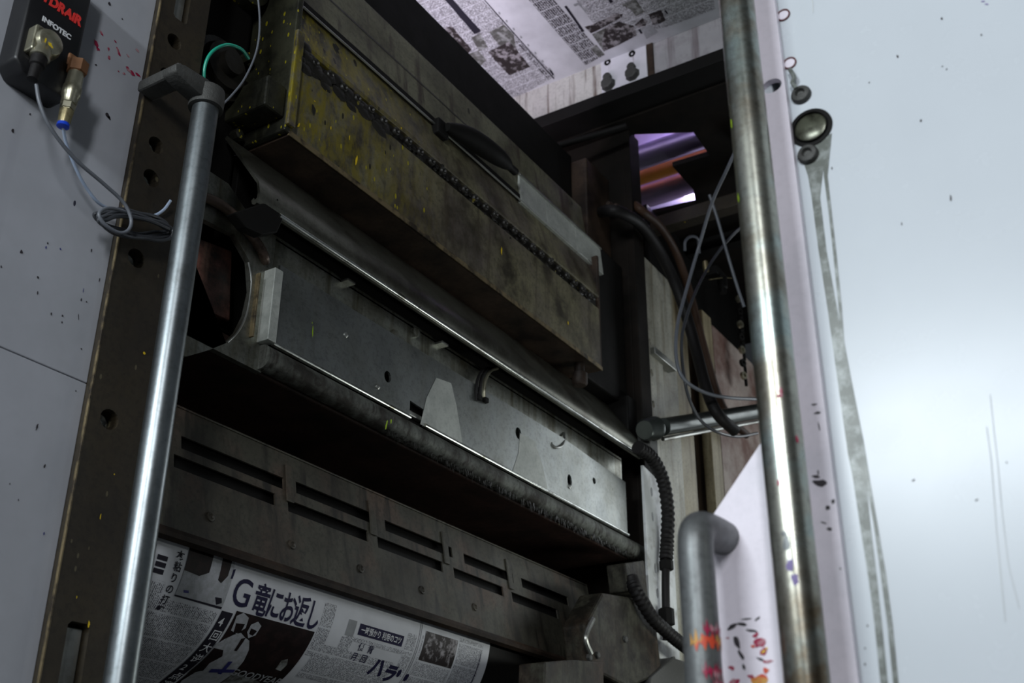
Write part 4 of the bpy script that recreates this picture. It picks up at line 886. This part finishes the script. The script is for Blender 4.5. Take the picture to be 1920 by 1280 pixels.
# page on the right
top_quad('dense_print', 'text_heavy', [(990, -2), (1035, -4), (1133, 103), (1098, 122)], .0005)
top_quad('page_rule', 'ink_solid', [(1058, 12), (1062, 10), (1096, 58), (1092, 60)], .0009)
top_quad('photo', 'photo_grey', [(1106, 90), (1118, 84), (1134, 102), (1122, 106)], .0009)
top_quad('small_print', 'text_top', [(1078, -2), (1335, -30), (1341, 18), (1250, 50), (1150, 70), (1110, 40)], .0004)
top_quad('photo', 'photo_mix', [(1135, 52), (1160, 40), (1188, 48), (1194, 66), (1160, 84), (1132, 96), (1128, 80)], .0009)
top_quad('photo', 'photo_mix', [(1096, 50), (1110, 46), (1155, 25), (1168, 26), (1166, 32), (1118, 58), (1108, 62)], .0010)
top_quad('photo', 'photo_grey', [(1110, 64), (1140, 50), (1150, 78), (1132, 96)], .0008)
top_quad('photo', 'photo_grey', [(1164, 8), (1192, -2), (1208, 22), (1192, 30), (1180, 16)], .0009)
top_quad('photo', 'photo_mix', [(1216, 26), (1240, 18), (1248, 38), (1236, 44), (1224, 46)], .0009)
top_quad('photo', 'photo_mix', [(1190, 46), (1204, 34), (1214, 40), (1210, 48), (1196, 52)], .0010)
top_quad('photo', 'ink_pale', [(1202, 52), (1222, 46), (1234, 60), (1212, 73)], .0009)
top_quad('page_mark', 'ink_solid', [(1245, 20), (1248, 18), (1253, 25), (1250, 26)], .0009); top_quad('page_mark', 'ink_solid', [(1140, 0), (1146, -2), (1150, 3), (1144, 6)], .0009)
top_quad('page_mark', 'ink_solid', [(1197, 55), (1201, 54), (1205, 62), (1201, 63)], .0010)
top_quad('title_box', 'ink_grey', [(1075, 8), (1085, 4), (1100, 20), (1097, 22), (1085, 9), (1078, 12)], .0009)

# inspection tube lamp behind the cross beam
t = thing('tube_lamp', 'fluorescent tube lamp fixed behind the black cross beam', 'lamp', V(2.45, 1.93, 2.2))
obj('tube', tube(NB(), [V(1.95, 1.93, 2.30), V(2.95, 1.93, 2.30)], .014, 12, 0), K['lamp_tube'], t, True)
obj('holder', B(1.93, 2.97, 1.90, 1.96, 2.20, 2.27, .004), K['galv_dull'], t)
for x in (1.94, 2.96): obj('socket', B(x - .012, x + .012, 1.91, 1.95, 2.265, 2.325, .003), K['galv_dull'], t)
obj('arm', B(2.40, 2.45, 1.79, 1.91, 2.22, 2.25, .003), K['galv_dull'], t)
ld = bpy.data.lights.new('tube_lamp_glow', 'AREA'); ld.shape = 'RECTANGLE'; ld.size = 1.0; ld.size_y = .03; ld.energy = 4.2; ld.color = (.93, .84, 1.0)
lo = bpy.data.objects.new('tube_lamp_glow', ld); COL.objects.link(lo); lo.location = V(2.45, 1.93, 2.32); lo.rotation_euler = (math.radians(180), 0, 0)
t = thing('tube_lamp', 'fluorescent tube lamp above the platform beside the violet rollers', 'lamp', V(4.2, 1.3, ZP + .1))
obj('tube', tube(NB(), [V(4.3, .5, ZP + .2), V(4.3, 1.7, ZP + .2)], .014, 12, 0), K['lamp_tube'], t, True)
for y in (.49, 1.71): obj('socket', B(4.28, 4.32, y - .01, y + .01, ZP + .018, ZP + .225, .003), K['galv_dull'], t)
ld = bpy.data.lights.new('tube_lamp_glow', 'AREA'); ld.shape = 'RECTANGLE'; ld.size = .03; ld.size_y = 1.2; ld.energy = 40; ld.color = (.80, .74, 1.0)
lo = bpy.data.objects.new('tube_lamp_glow', ld); COL.objects.link(lo); lo.location = V(4.28, 1.1, ZP + .2); lo.rotation_euler = (0, math.radians(90), 0)

# ------------------------------------------------------------------ right-hand unit near the photographer
XS, XW = 1.190, 1.2025
wr = thing('wall_right', 'pale blue white cover wall with dark oil streaks running down', None, V(XW, .2, -H)); setp(wr, kind='structure')
o = obj('panel', B(XW, XW + .04, -1.2, .345, -H, 1.9, .002), K['white_paint'], wr)
ys_ = P(1540, 715, x=XS).y
def q3(px, py, x=XS): p = P(px, py, x=x); return (p.y, p.z)
far = [(q3(1338, 962)[0] + .004, q3(1338, 962)[1] - .02), (q3(1345, 950)[0], q3(1345, 950)[1]), q3(1418, 842)]
c = q3(1447, 161); s = PXS(1447, 161, x=XS)
outl = [(ys_, 0), (q3(1300, 1100)[0], 0), (q3(1300, 1020)[0], q3(1300, 1020)[1]), q3(1345, 953), q3(1430, 825), (q3(1440, 812)[0], 1.9 + H), (ys_, 1.9 + H)]
fr = thing('frame_plate', 'white frame plate with slanted shoulder behind the stained pole', 'frame plate', V(XS + .01, .38, -H))
obj('plate', hole_plate(outl, [circ(c[0], c[1], 15.5 * s * 1.25, 15.5 * s, 18)], .010, (XS, 0, 0), (0, 1, 0), (0, 0, 1), (1, 0, 0)), K['strip_paint'], fr)
obj('rear_plate', B(XS + .0095, XS + .045, ys_ + .02, .40, -H, 1.9, .002), K['white_paint'], fr)
def rspots(name, marks, m, x=XS, parent=None): return spots(parent or fr, name, marks, dict(x=x), K[m])
rspots('dark_ink_smear', [(1528, 758, 9, 2, -.1), (1533, 774, 8, 3, -.2), (1536, 800, 1.5, 12, .1), (1537, 905, 16, 8, -.3), (1530, 893, 10, 4, -.3), (1534, 886, 2, 8, 0), (1552, 952, 6, 6, 0), (1562, 940, 4, 6, 0), (1556, 992, 7, 4, -.5), (1545, 980, 8, 1.5, -.5), (1576, 1066, 2, 3, 0), (1372, 1175, 14, 5, .3), (1392, 1170, 14, 4, -.2), (1382, 1205, 6, 16, .2), (1410, 1182, 14, 3, -.3), (1390, 1228, 5, 12, .5), (1420, 1160, 10, 3, .5), (1425, 1235, 10, 3, -.4), (1400, 1160, 12, 2, 0), (1395, 1250, 3, 8, .3)], 'dark_ink')
rspots('red_ink_smear', [(1425, 1205, 14, 11, 0), (1432, 1222, 10, 9, .3), (1372, 1252, 10, 5, -.3), (1378, 1278, 16, 7, .2), (1408, 1268, 8, 5, 0), (1418, 1190, 9, 5, .4), (1440, 1240, 12, 4, 0), (1365, 1196, 5, 2, 0)], 'magenta')
rspots('orange_ink_smear', [(1424, 1275, 18, 14, 0), (1436, 1256, 8, 8, 0), (1412, 1212, 5, 5, 0)], 'orange_ink')
rspots('yellow_ink_smear', [(1432, 1221, 6, 3, .2), (1438, 1215, 3, 3, 0)], 'yellow_print', XS - .0004)
obj('back_cover', B(XS + .05, 5.2, -.6, .36, -H, 1.9, .004), K['white_paint'], wr)
# oil streaks: long runs on the wall
def run(name, left, rightp, m, eps=.0006):
    bm = NB(); n = min(len(left), len(rightp)); a = [P(*q, x=XW) + Vector((-eps, 0, 0)) for q in left]; b_ = [P(*q, x=XW) + Vector((-eps, 0, 0)) for q in rightp]
    va = [bm.verts.new(p) for p in a]; vb = [bm.verts.new(p) for p in b_]
    for i in range(n - 1): bm.faces.new((va[i], vb[i], vb[i + 1], va[i + 1]))
    bmesh.ops.recalc_face_normals(bm, faces=bm.faces); return obj(name, bm, K[m], wr)
run('oil_streak', [(1500, 284), (1515, 330), (1522, 370), (1535, 470), (1552, 580), (1566, 680), (1580, 780), (1590, 850), (1600, 900), (1612, 980), (1628, 1080), (1640, 1170), (1652, 1290), (1665, 1400), (1700, 1700)],
    [(1553, 262), (1543, 325), (1538, 370), (1550, 470), (1570, 580), (1586, 680), (1605, 780), (1618, 850), (1624, 900), (1632, 980), (1644, 1080), (1654, 1170), (1666, 1290), (1677, 1400), (1708, 1700)], 'oil')
run('oil_streak', [(1542, 262), (1545, 330), (1554, 400), (1562, 470), (1572, 570), (1577, 640), (1590, 720), (1612, 830), (1624, 905), (1638, 980), (1652, 1080), (1664, 1170), (1676, 1290), (1690, 1400), (1728, 1700)],
    [(1560, 250), (1552, 330), (1560, 400), (1568, 470), (1578, 570), (1583, 640), (1598, 720), (1620, 830), (1632, 905), (1645, 980), (1662, 1080), (1674, 1170), (1686, 1290), (1697, 1400), (1733, 1700)], 'oil', .0009)
run('faint_drip', [(1856, 740), (1862, 800), (1870, 870), (1878, 960), (1890, 1060), (1910, 1140)], [(1857.5, 740), (1864, 800), (1872, 870), (1880, 960), (1892, 1060), (1912, 1140)], 'oil_light')
run('faint_drip', [(1849, 800), (1857, 860), (1862, 920), (1868, 1000), (1876, 1090), (1884, 1165)], [(1851, 800), (1859.5, 860), (1864, 920), (1870, 1000), (1879, 1090), (1886, 1165)], 'oil_light')
run('faint_drip', [(1520, -10), (1523, 5), (1524, 24)], [(1522, -10), (1525.5, 5), (1526, 24)], 'oil_light')
rspots('oil_spots', [(1766, 35, 2, 4, 0), (1683, 106, 2.5, 5, 0), (1767, 125, 2, 2, 0), (1775, 130, 2, 2, 0), (1727, 226, 3, 4, 0), (1783, 372, 2, 9, -.1), (1691, 420, 1.5, 4, 0), (1840, 66, 2, 3, 0), (1630, 155, 2, 2, 0), (1713, 900, 4, 2, .4), (1831, 937, 4, 2, .5), (1627, 1173, 2, 3, 0), (1622, 1215, 2, 2, 0), (1622, 1245, 2, 3, 0), (1888, 867, 1.5, 3, 0), (1560, 316, 1.5, 4, 0)], 'dark_ink', XW, wr)
rspots('blue_ink_spots', [(1843, 3, 4, 2, -.4), (1850, 8, 4, 2, -.4)], 'purple', XW, wr)
# bolts and plugs in the wall
def wall_boss(name, label, px, py, rpx, prof, m, cat, group=None):
    c = P(px, py, x=XW); s = PXS(px, py, x=XW) * rpx
    o = obj(name, lathe(NB(), c + Vector((.003, 0, 0)), (-1, 0, 0), [(d * s, max(r * s, .0003)) for d, r in prof], 28), K[m], None, True); return setp(o, label, cat, group)
t = thing('sight_plug', 'round oily sight plug with dark rim set in the white wall', 'plug', P(1522, 240, x=XW))
c = P(1521, 240, x=XW); s = PXS(1521, 240, x=XW) * 38
obj('rim', lathe(NB(), c + Vector((.002, 0, 0)), (-1, 0, 0), [(0, .80 * s), (0, 1.08 * s), (.0040, 1.07 * s), (.0043, .88 * s), (.26 * s, .87 * s), (.29 * s, .84 * s), (.26 * s, .80 * s), (0, .80 * s)], 36), K['black_steel'], t, True)
obj('lens', lathe(NB(), c + Vector((.001, 0, 0)), (-1, 0, 0), [(0, .84 * s), (.08 * s, .82 * s), (.16 * s, .70 * s), (.12 * s, .001)], 32), K['lens'], t, True)
boss = [(0, 1.0), (.5, 1.0), (.75, .85), (.85, .5), (.5, .35), (.5, 0)]
wall_boss('wall_bolt', 'dark round bolt head just above the sight plug', 1503, 179, 19, boss, 'cast_iron', 'bolt')
wall_boss('wall_bolt', 'greenish oily bolt head just below the sight plug', 1516, 291, 20, boss, 'cast_iron', 'bolt')
def wall_plug(label, px, py):
    c = P(px, py, x=XW); q = PXS(px, py, x=XW) * 12; t = thing('wall_plug', label, 'plug', c)
    obj('rim', lathe(NB(), c + Vector((.002, 0, 0)), (-1, 0, 0), [(0, .85 * q), (0, 1.12 * q), (.0038, 1.10 * q), (.0042, 1.0 * q), (.0038, .86 * q), (0, .85 * q)], 28), K['plug_rim'], t, True)
    obj('recess', lathe(NB(), c + Vector((.001, 0, 0)), (-1, 0, 0), [(0, .87 * q), (.0016, .86 * q), (.0017, .001)], 24), K['strip_paint'], t, True)
wall_plug('small red rimmed plug in the white wall above the oily bolts', 1481, 119)
wall_plug('small red rimmed plug in the white wall high above the others', 1469, 29)
t2 = cable('oily_wire', 'oily twisted wire linking the small plug to the bolt head', [P(1481, 130, x=XW - .006), P(1489, 145, x=XW - .008), P(1486, 155, x=XW - .008), P(1493, 166, x=XW - .008)], .003, K['oil'], 'wire', 8)
# stained pole
XP = 1.128
c = P(1447, 640, x=XP); rp2 = 38 * PXS(1441, 640, x=XP)
t = thing('stained_pole', 'thick steel pole smeared with coloured ink before the white frame plate', 'pole', (c.x, c.y, 0))
obj('pole', lathe(NB(), (c.x, c.y, 0), (0, 0, 1), [(0, rp2), (1.7, rp2), (3.3, rp2)], 40), K['galv'], t, True)
obj('flange', lathe(NB(), (c.x, c.y, 0), (0, 0, 1), [(0, .055), (.012, .055), (.014, .03), (.03, .028)], 24), K['cast_iron'], t, True)
for z in (.35, 3.2): obj('standoff', tube(NB(), [Vector((c.x, c.y, z)), Vector((XS + .002, c.y, z))], .014, 12, 0), K['galv'], t, True)
def pole_smear(marks, m, name='ink_smear'):
    bm = NB()
    for px, py, rx, ry in marks:
        r = ray(px, py); # meet the near side of the pole
        o2 = Vector((0 - c.x, 0 - c.y)); d2 = Vector((r.x, r.y)); A = d2.dot(d2); Bq = 2 * o2.dot(d2); Cq = o2.dot(o2) - rp2 ** 2; D = Bq * Bq - 4 * A * Cq
        if D < 0: continue
        tt = (-Bq - math.sqrt(D)) / (2 * A); p = CAM + r * tt; ang = math.atan2(p.y - c.y, p.x - c.x)
        pts = blob(0, 0, rx * tt / rp2, ry * tt, 12, .45)
        vsx = []
        cen = bm.verts.new((c.x + (rp2 + .0007) * math.cos(ang), c.y + (rp2 + .0007) * math.sin(ang), p.z))
        for a, b_ in pts: vsx.append(bm.verts.new((c.x + (rp2 + .0005) * math.cos(ang - a), c.y + (rp2 + .0005) * math.sin(ang - a), p.z + b_)))
        for i in range(len(vsx)): bm.faces.new((cen, vsx[i], vsx[(i + 1) % len(vsx)]))
    bmesh.ops.recalc_face_normals(bm, faces=bm.faces)
    return obj(name, bm, K[m], t, kind='stuff')
pole_smear([(1426, 830, 6, 24), (1424, 868, 7, 24), (1372, 232, 3, 12), (1378, 350, 3, 22), (1385, 372, 3, 14), (1420, 815, 4, 10)], 'lime')
pole_smear([(1464, 735, 4, 12), (1494, 822, 4, 10), (1423, 930, 4, 26), (1460, 905, 3, 8), (1462, 742, 7, 4)], 'magenta')
pole_smear([(1482, 1060, 9, 18), (1490, 1085, 8, 14)], 'purple')
pole_smear([(1474, 1018, 9, 16), (1470, 1000, 7, 8)], 'galv_dull')
# bent grab handle
t = thing('grab_rail', 'bent steel grab rail with red ink smears fixed to the white frame plate', 'grab rail', P(1320, 1250, x=1.09))
XH = 1.118; rh = 34.5 * PXS(1310, 1100, x=XH)
hc = P(1306, 1060, x=XH)
at_ = P(1352, 1000, x=XS + .002)
zt2 = at_.z - .006; yh = hc.y
bend = [Vector((XS + .004, yh - .004, zt2)), Vector((XS - .018, yh - .003, zt2)), Vector((XH + .022, yh - .001, zt2 - .002)), Vector((XH + .006, yh, zt2 - .010)), Vector((XH, yh, zt2 - .032)), Vector((XH, yh, zt2 - .08)), Vector((XH, yh, zt2 - .25)), Vector((XH, yh, zt2 - .50)), Vector((XH + .01, yh, zt2 - .53)), Vector((XH + .03, yh, zt2 - .54)), Vector((XS + .004, yh, zt2 - .54))]
obj('bar', tube(NB(), bend, rh, 24, 8), K['galv_dull'], t, True)
def bar_ring(z0, z1, a0, a1, m):
    bm = NB(); n = 14; va = []; vb = []
    for i in range(n + 1):
        a = a0 + (a1 - a0) * i / n; d = Vector((math.cos(a), math.sin(a), 0)) * (rh + .0008)
        j = math.sin(i * 2.3) * .006
        va.append(bm.verts.new(Vector((XH, yh, z0 + j)) + d)); vb.append(bm.verts.new(Vector((XH, yh, z1 - j * .7 + .004 * math.cos(i * 3.1))) + d))
    for i in range(n): bm.faces.new((va[i], va[i + 1], vb[i + 1], vb[i]))
    bmesh.ops.recalc_face_normals(bm, faces=bm.faces); obj('ink_smear', bm, K[m], t)
zr = P(1310, 1218, x=XH).z
bar_ring(zr, zr + .010, math.radians(170), math.radians(290), 'orange_ink'); bar_ring(zr - .028, zr - .022, math.radians(200), math.radians(270), 'magenta'); bar_ring(zr - .045, zr - .034, math.radians(230), math.radians(310), 'magenta'); bar_ring(zr + .014, zr + .02, math.radians(210), math.radians(290), 'magenta')
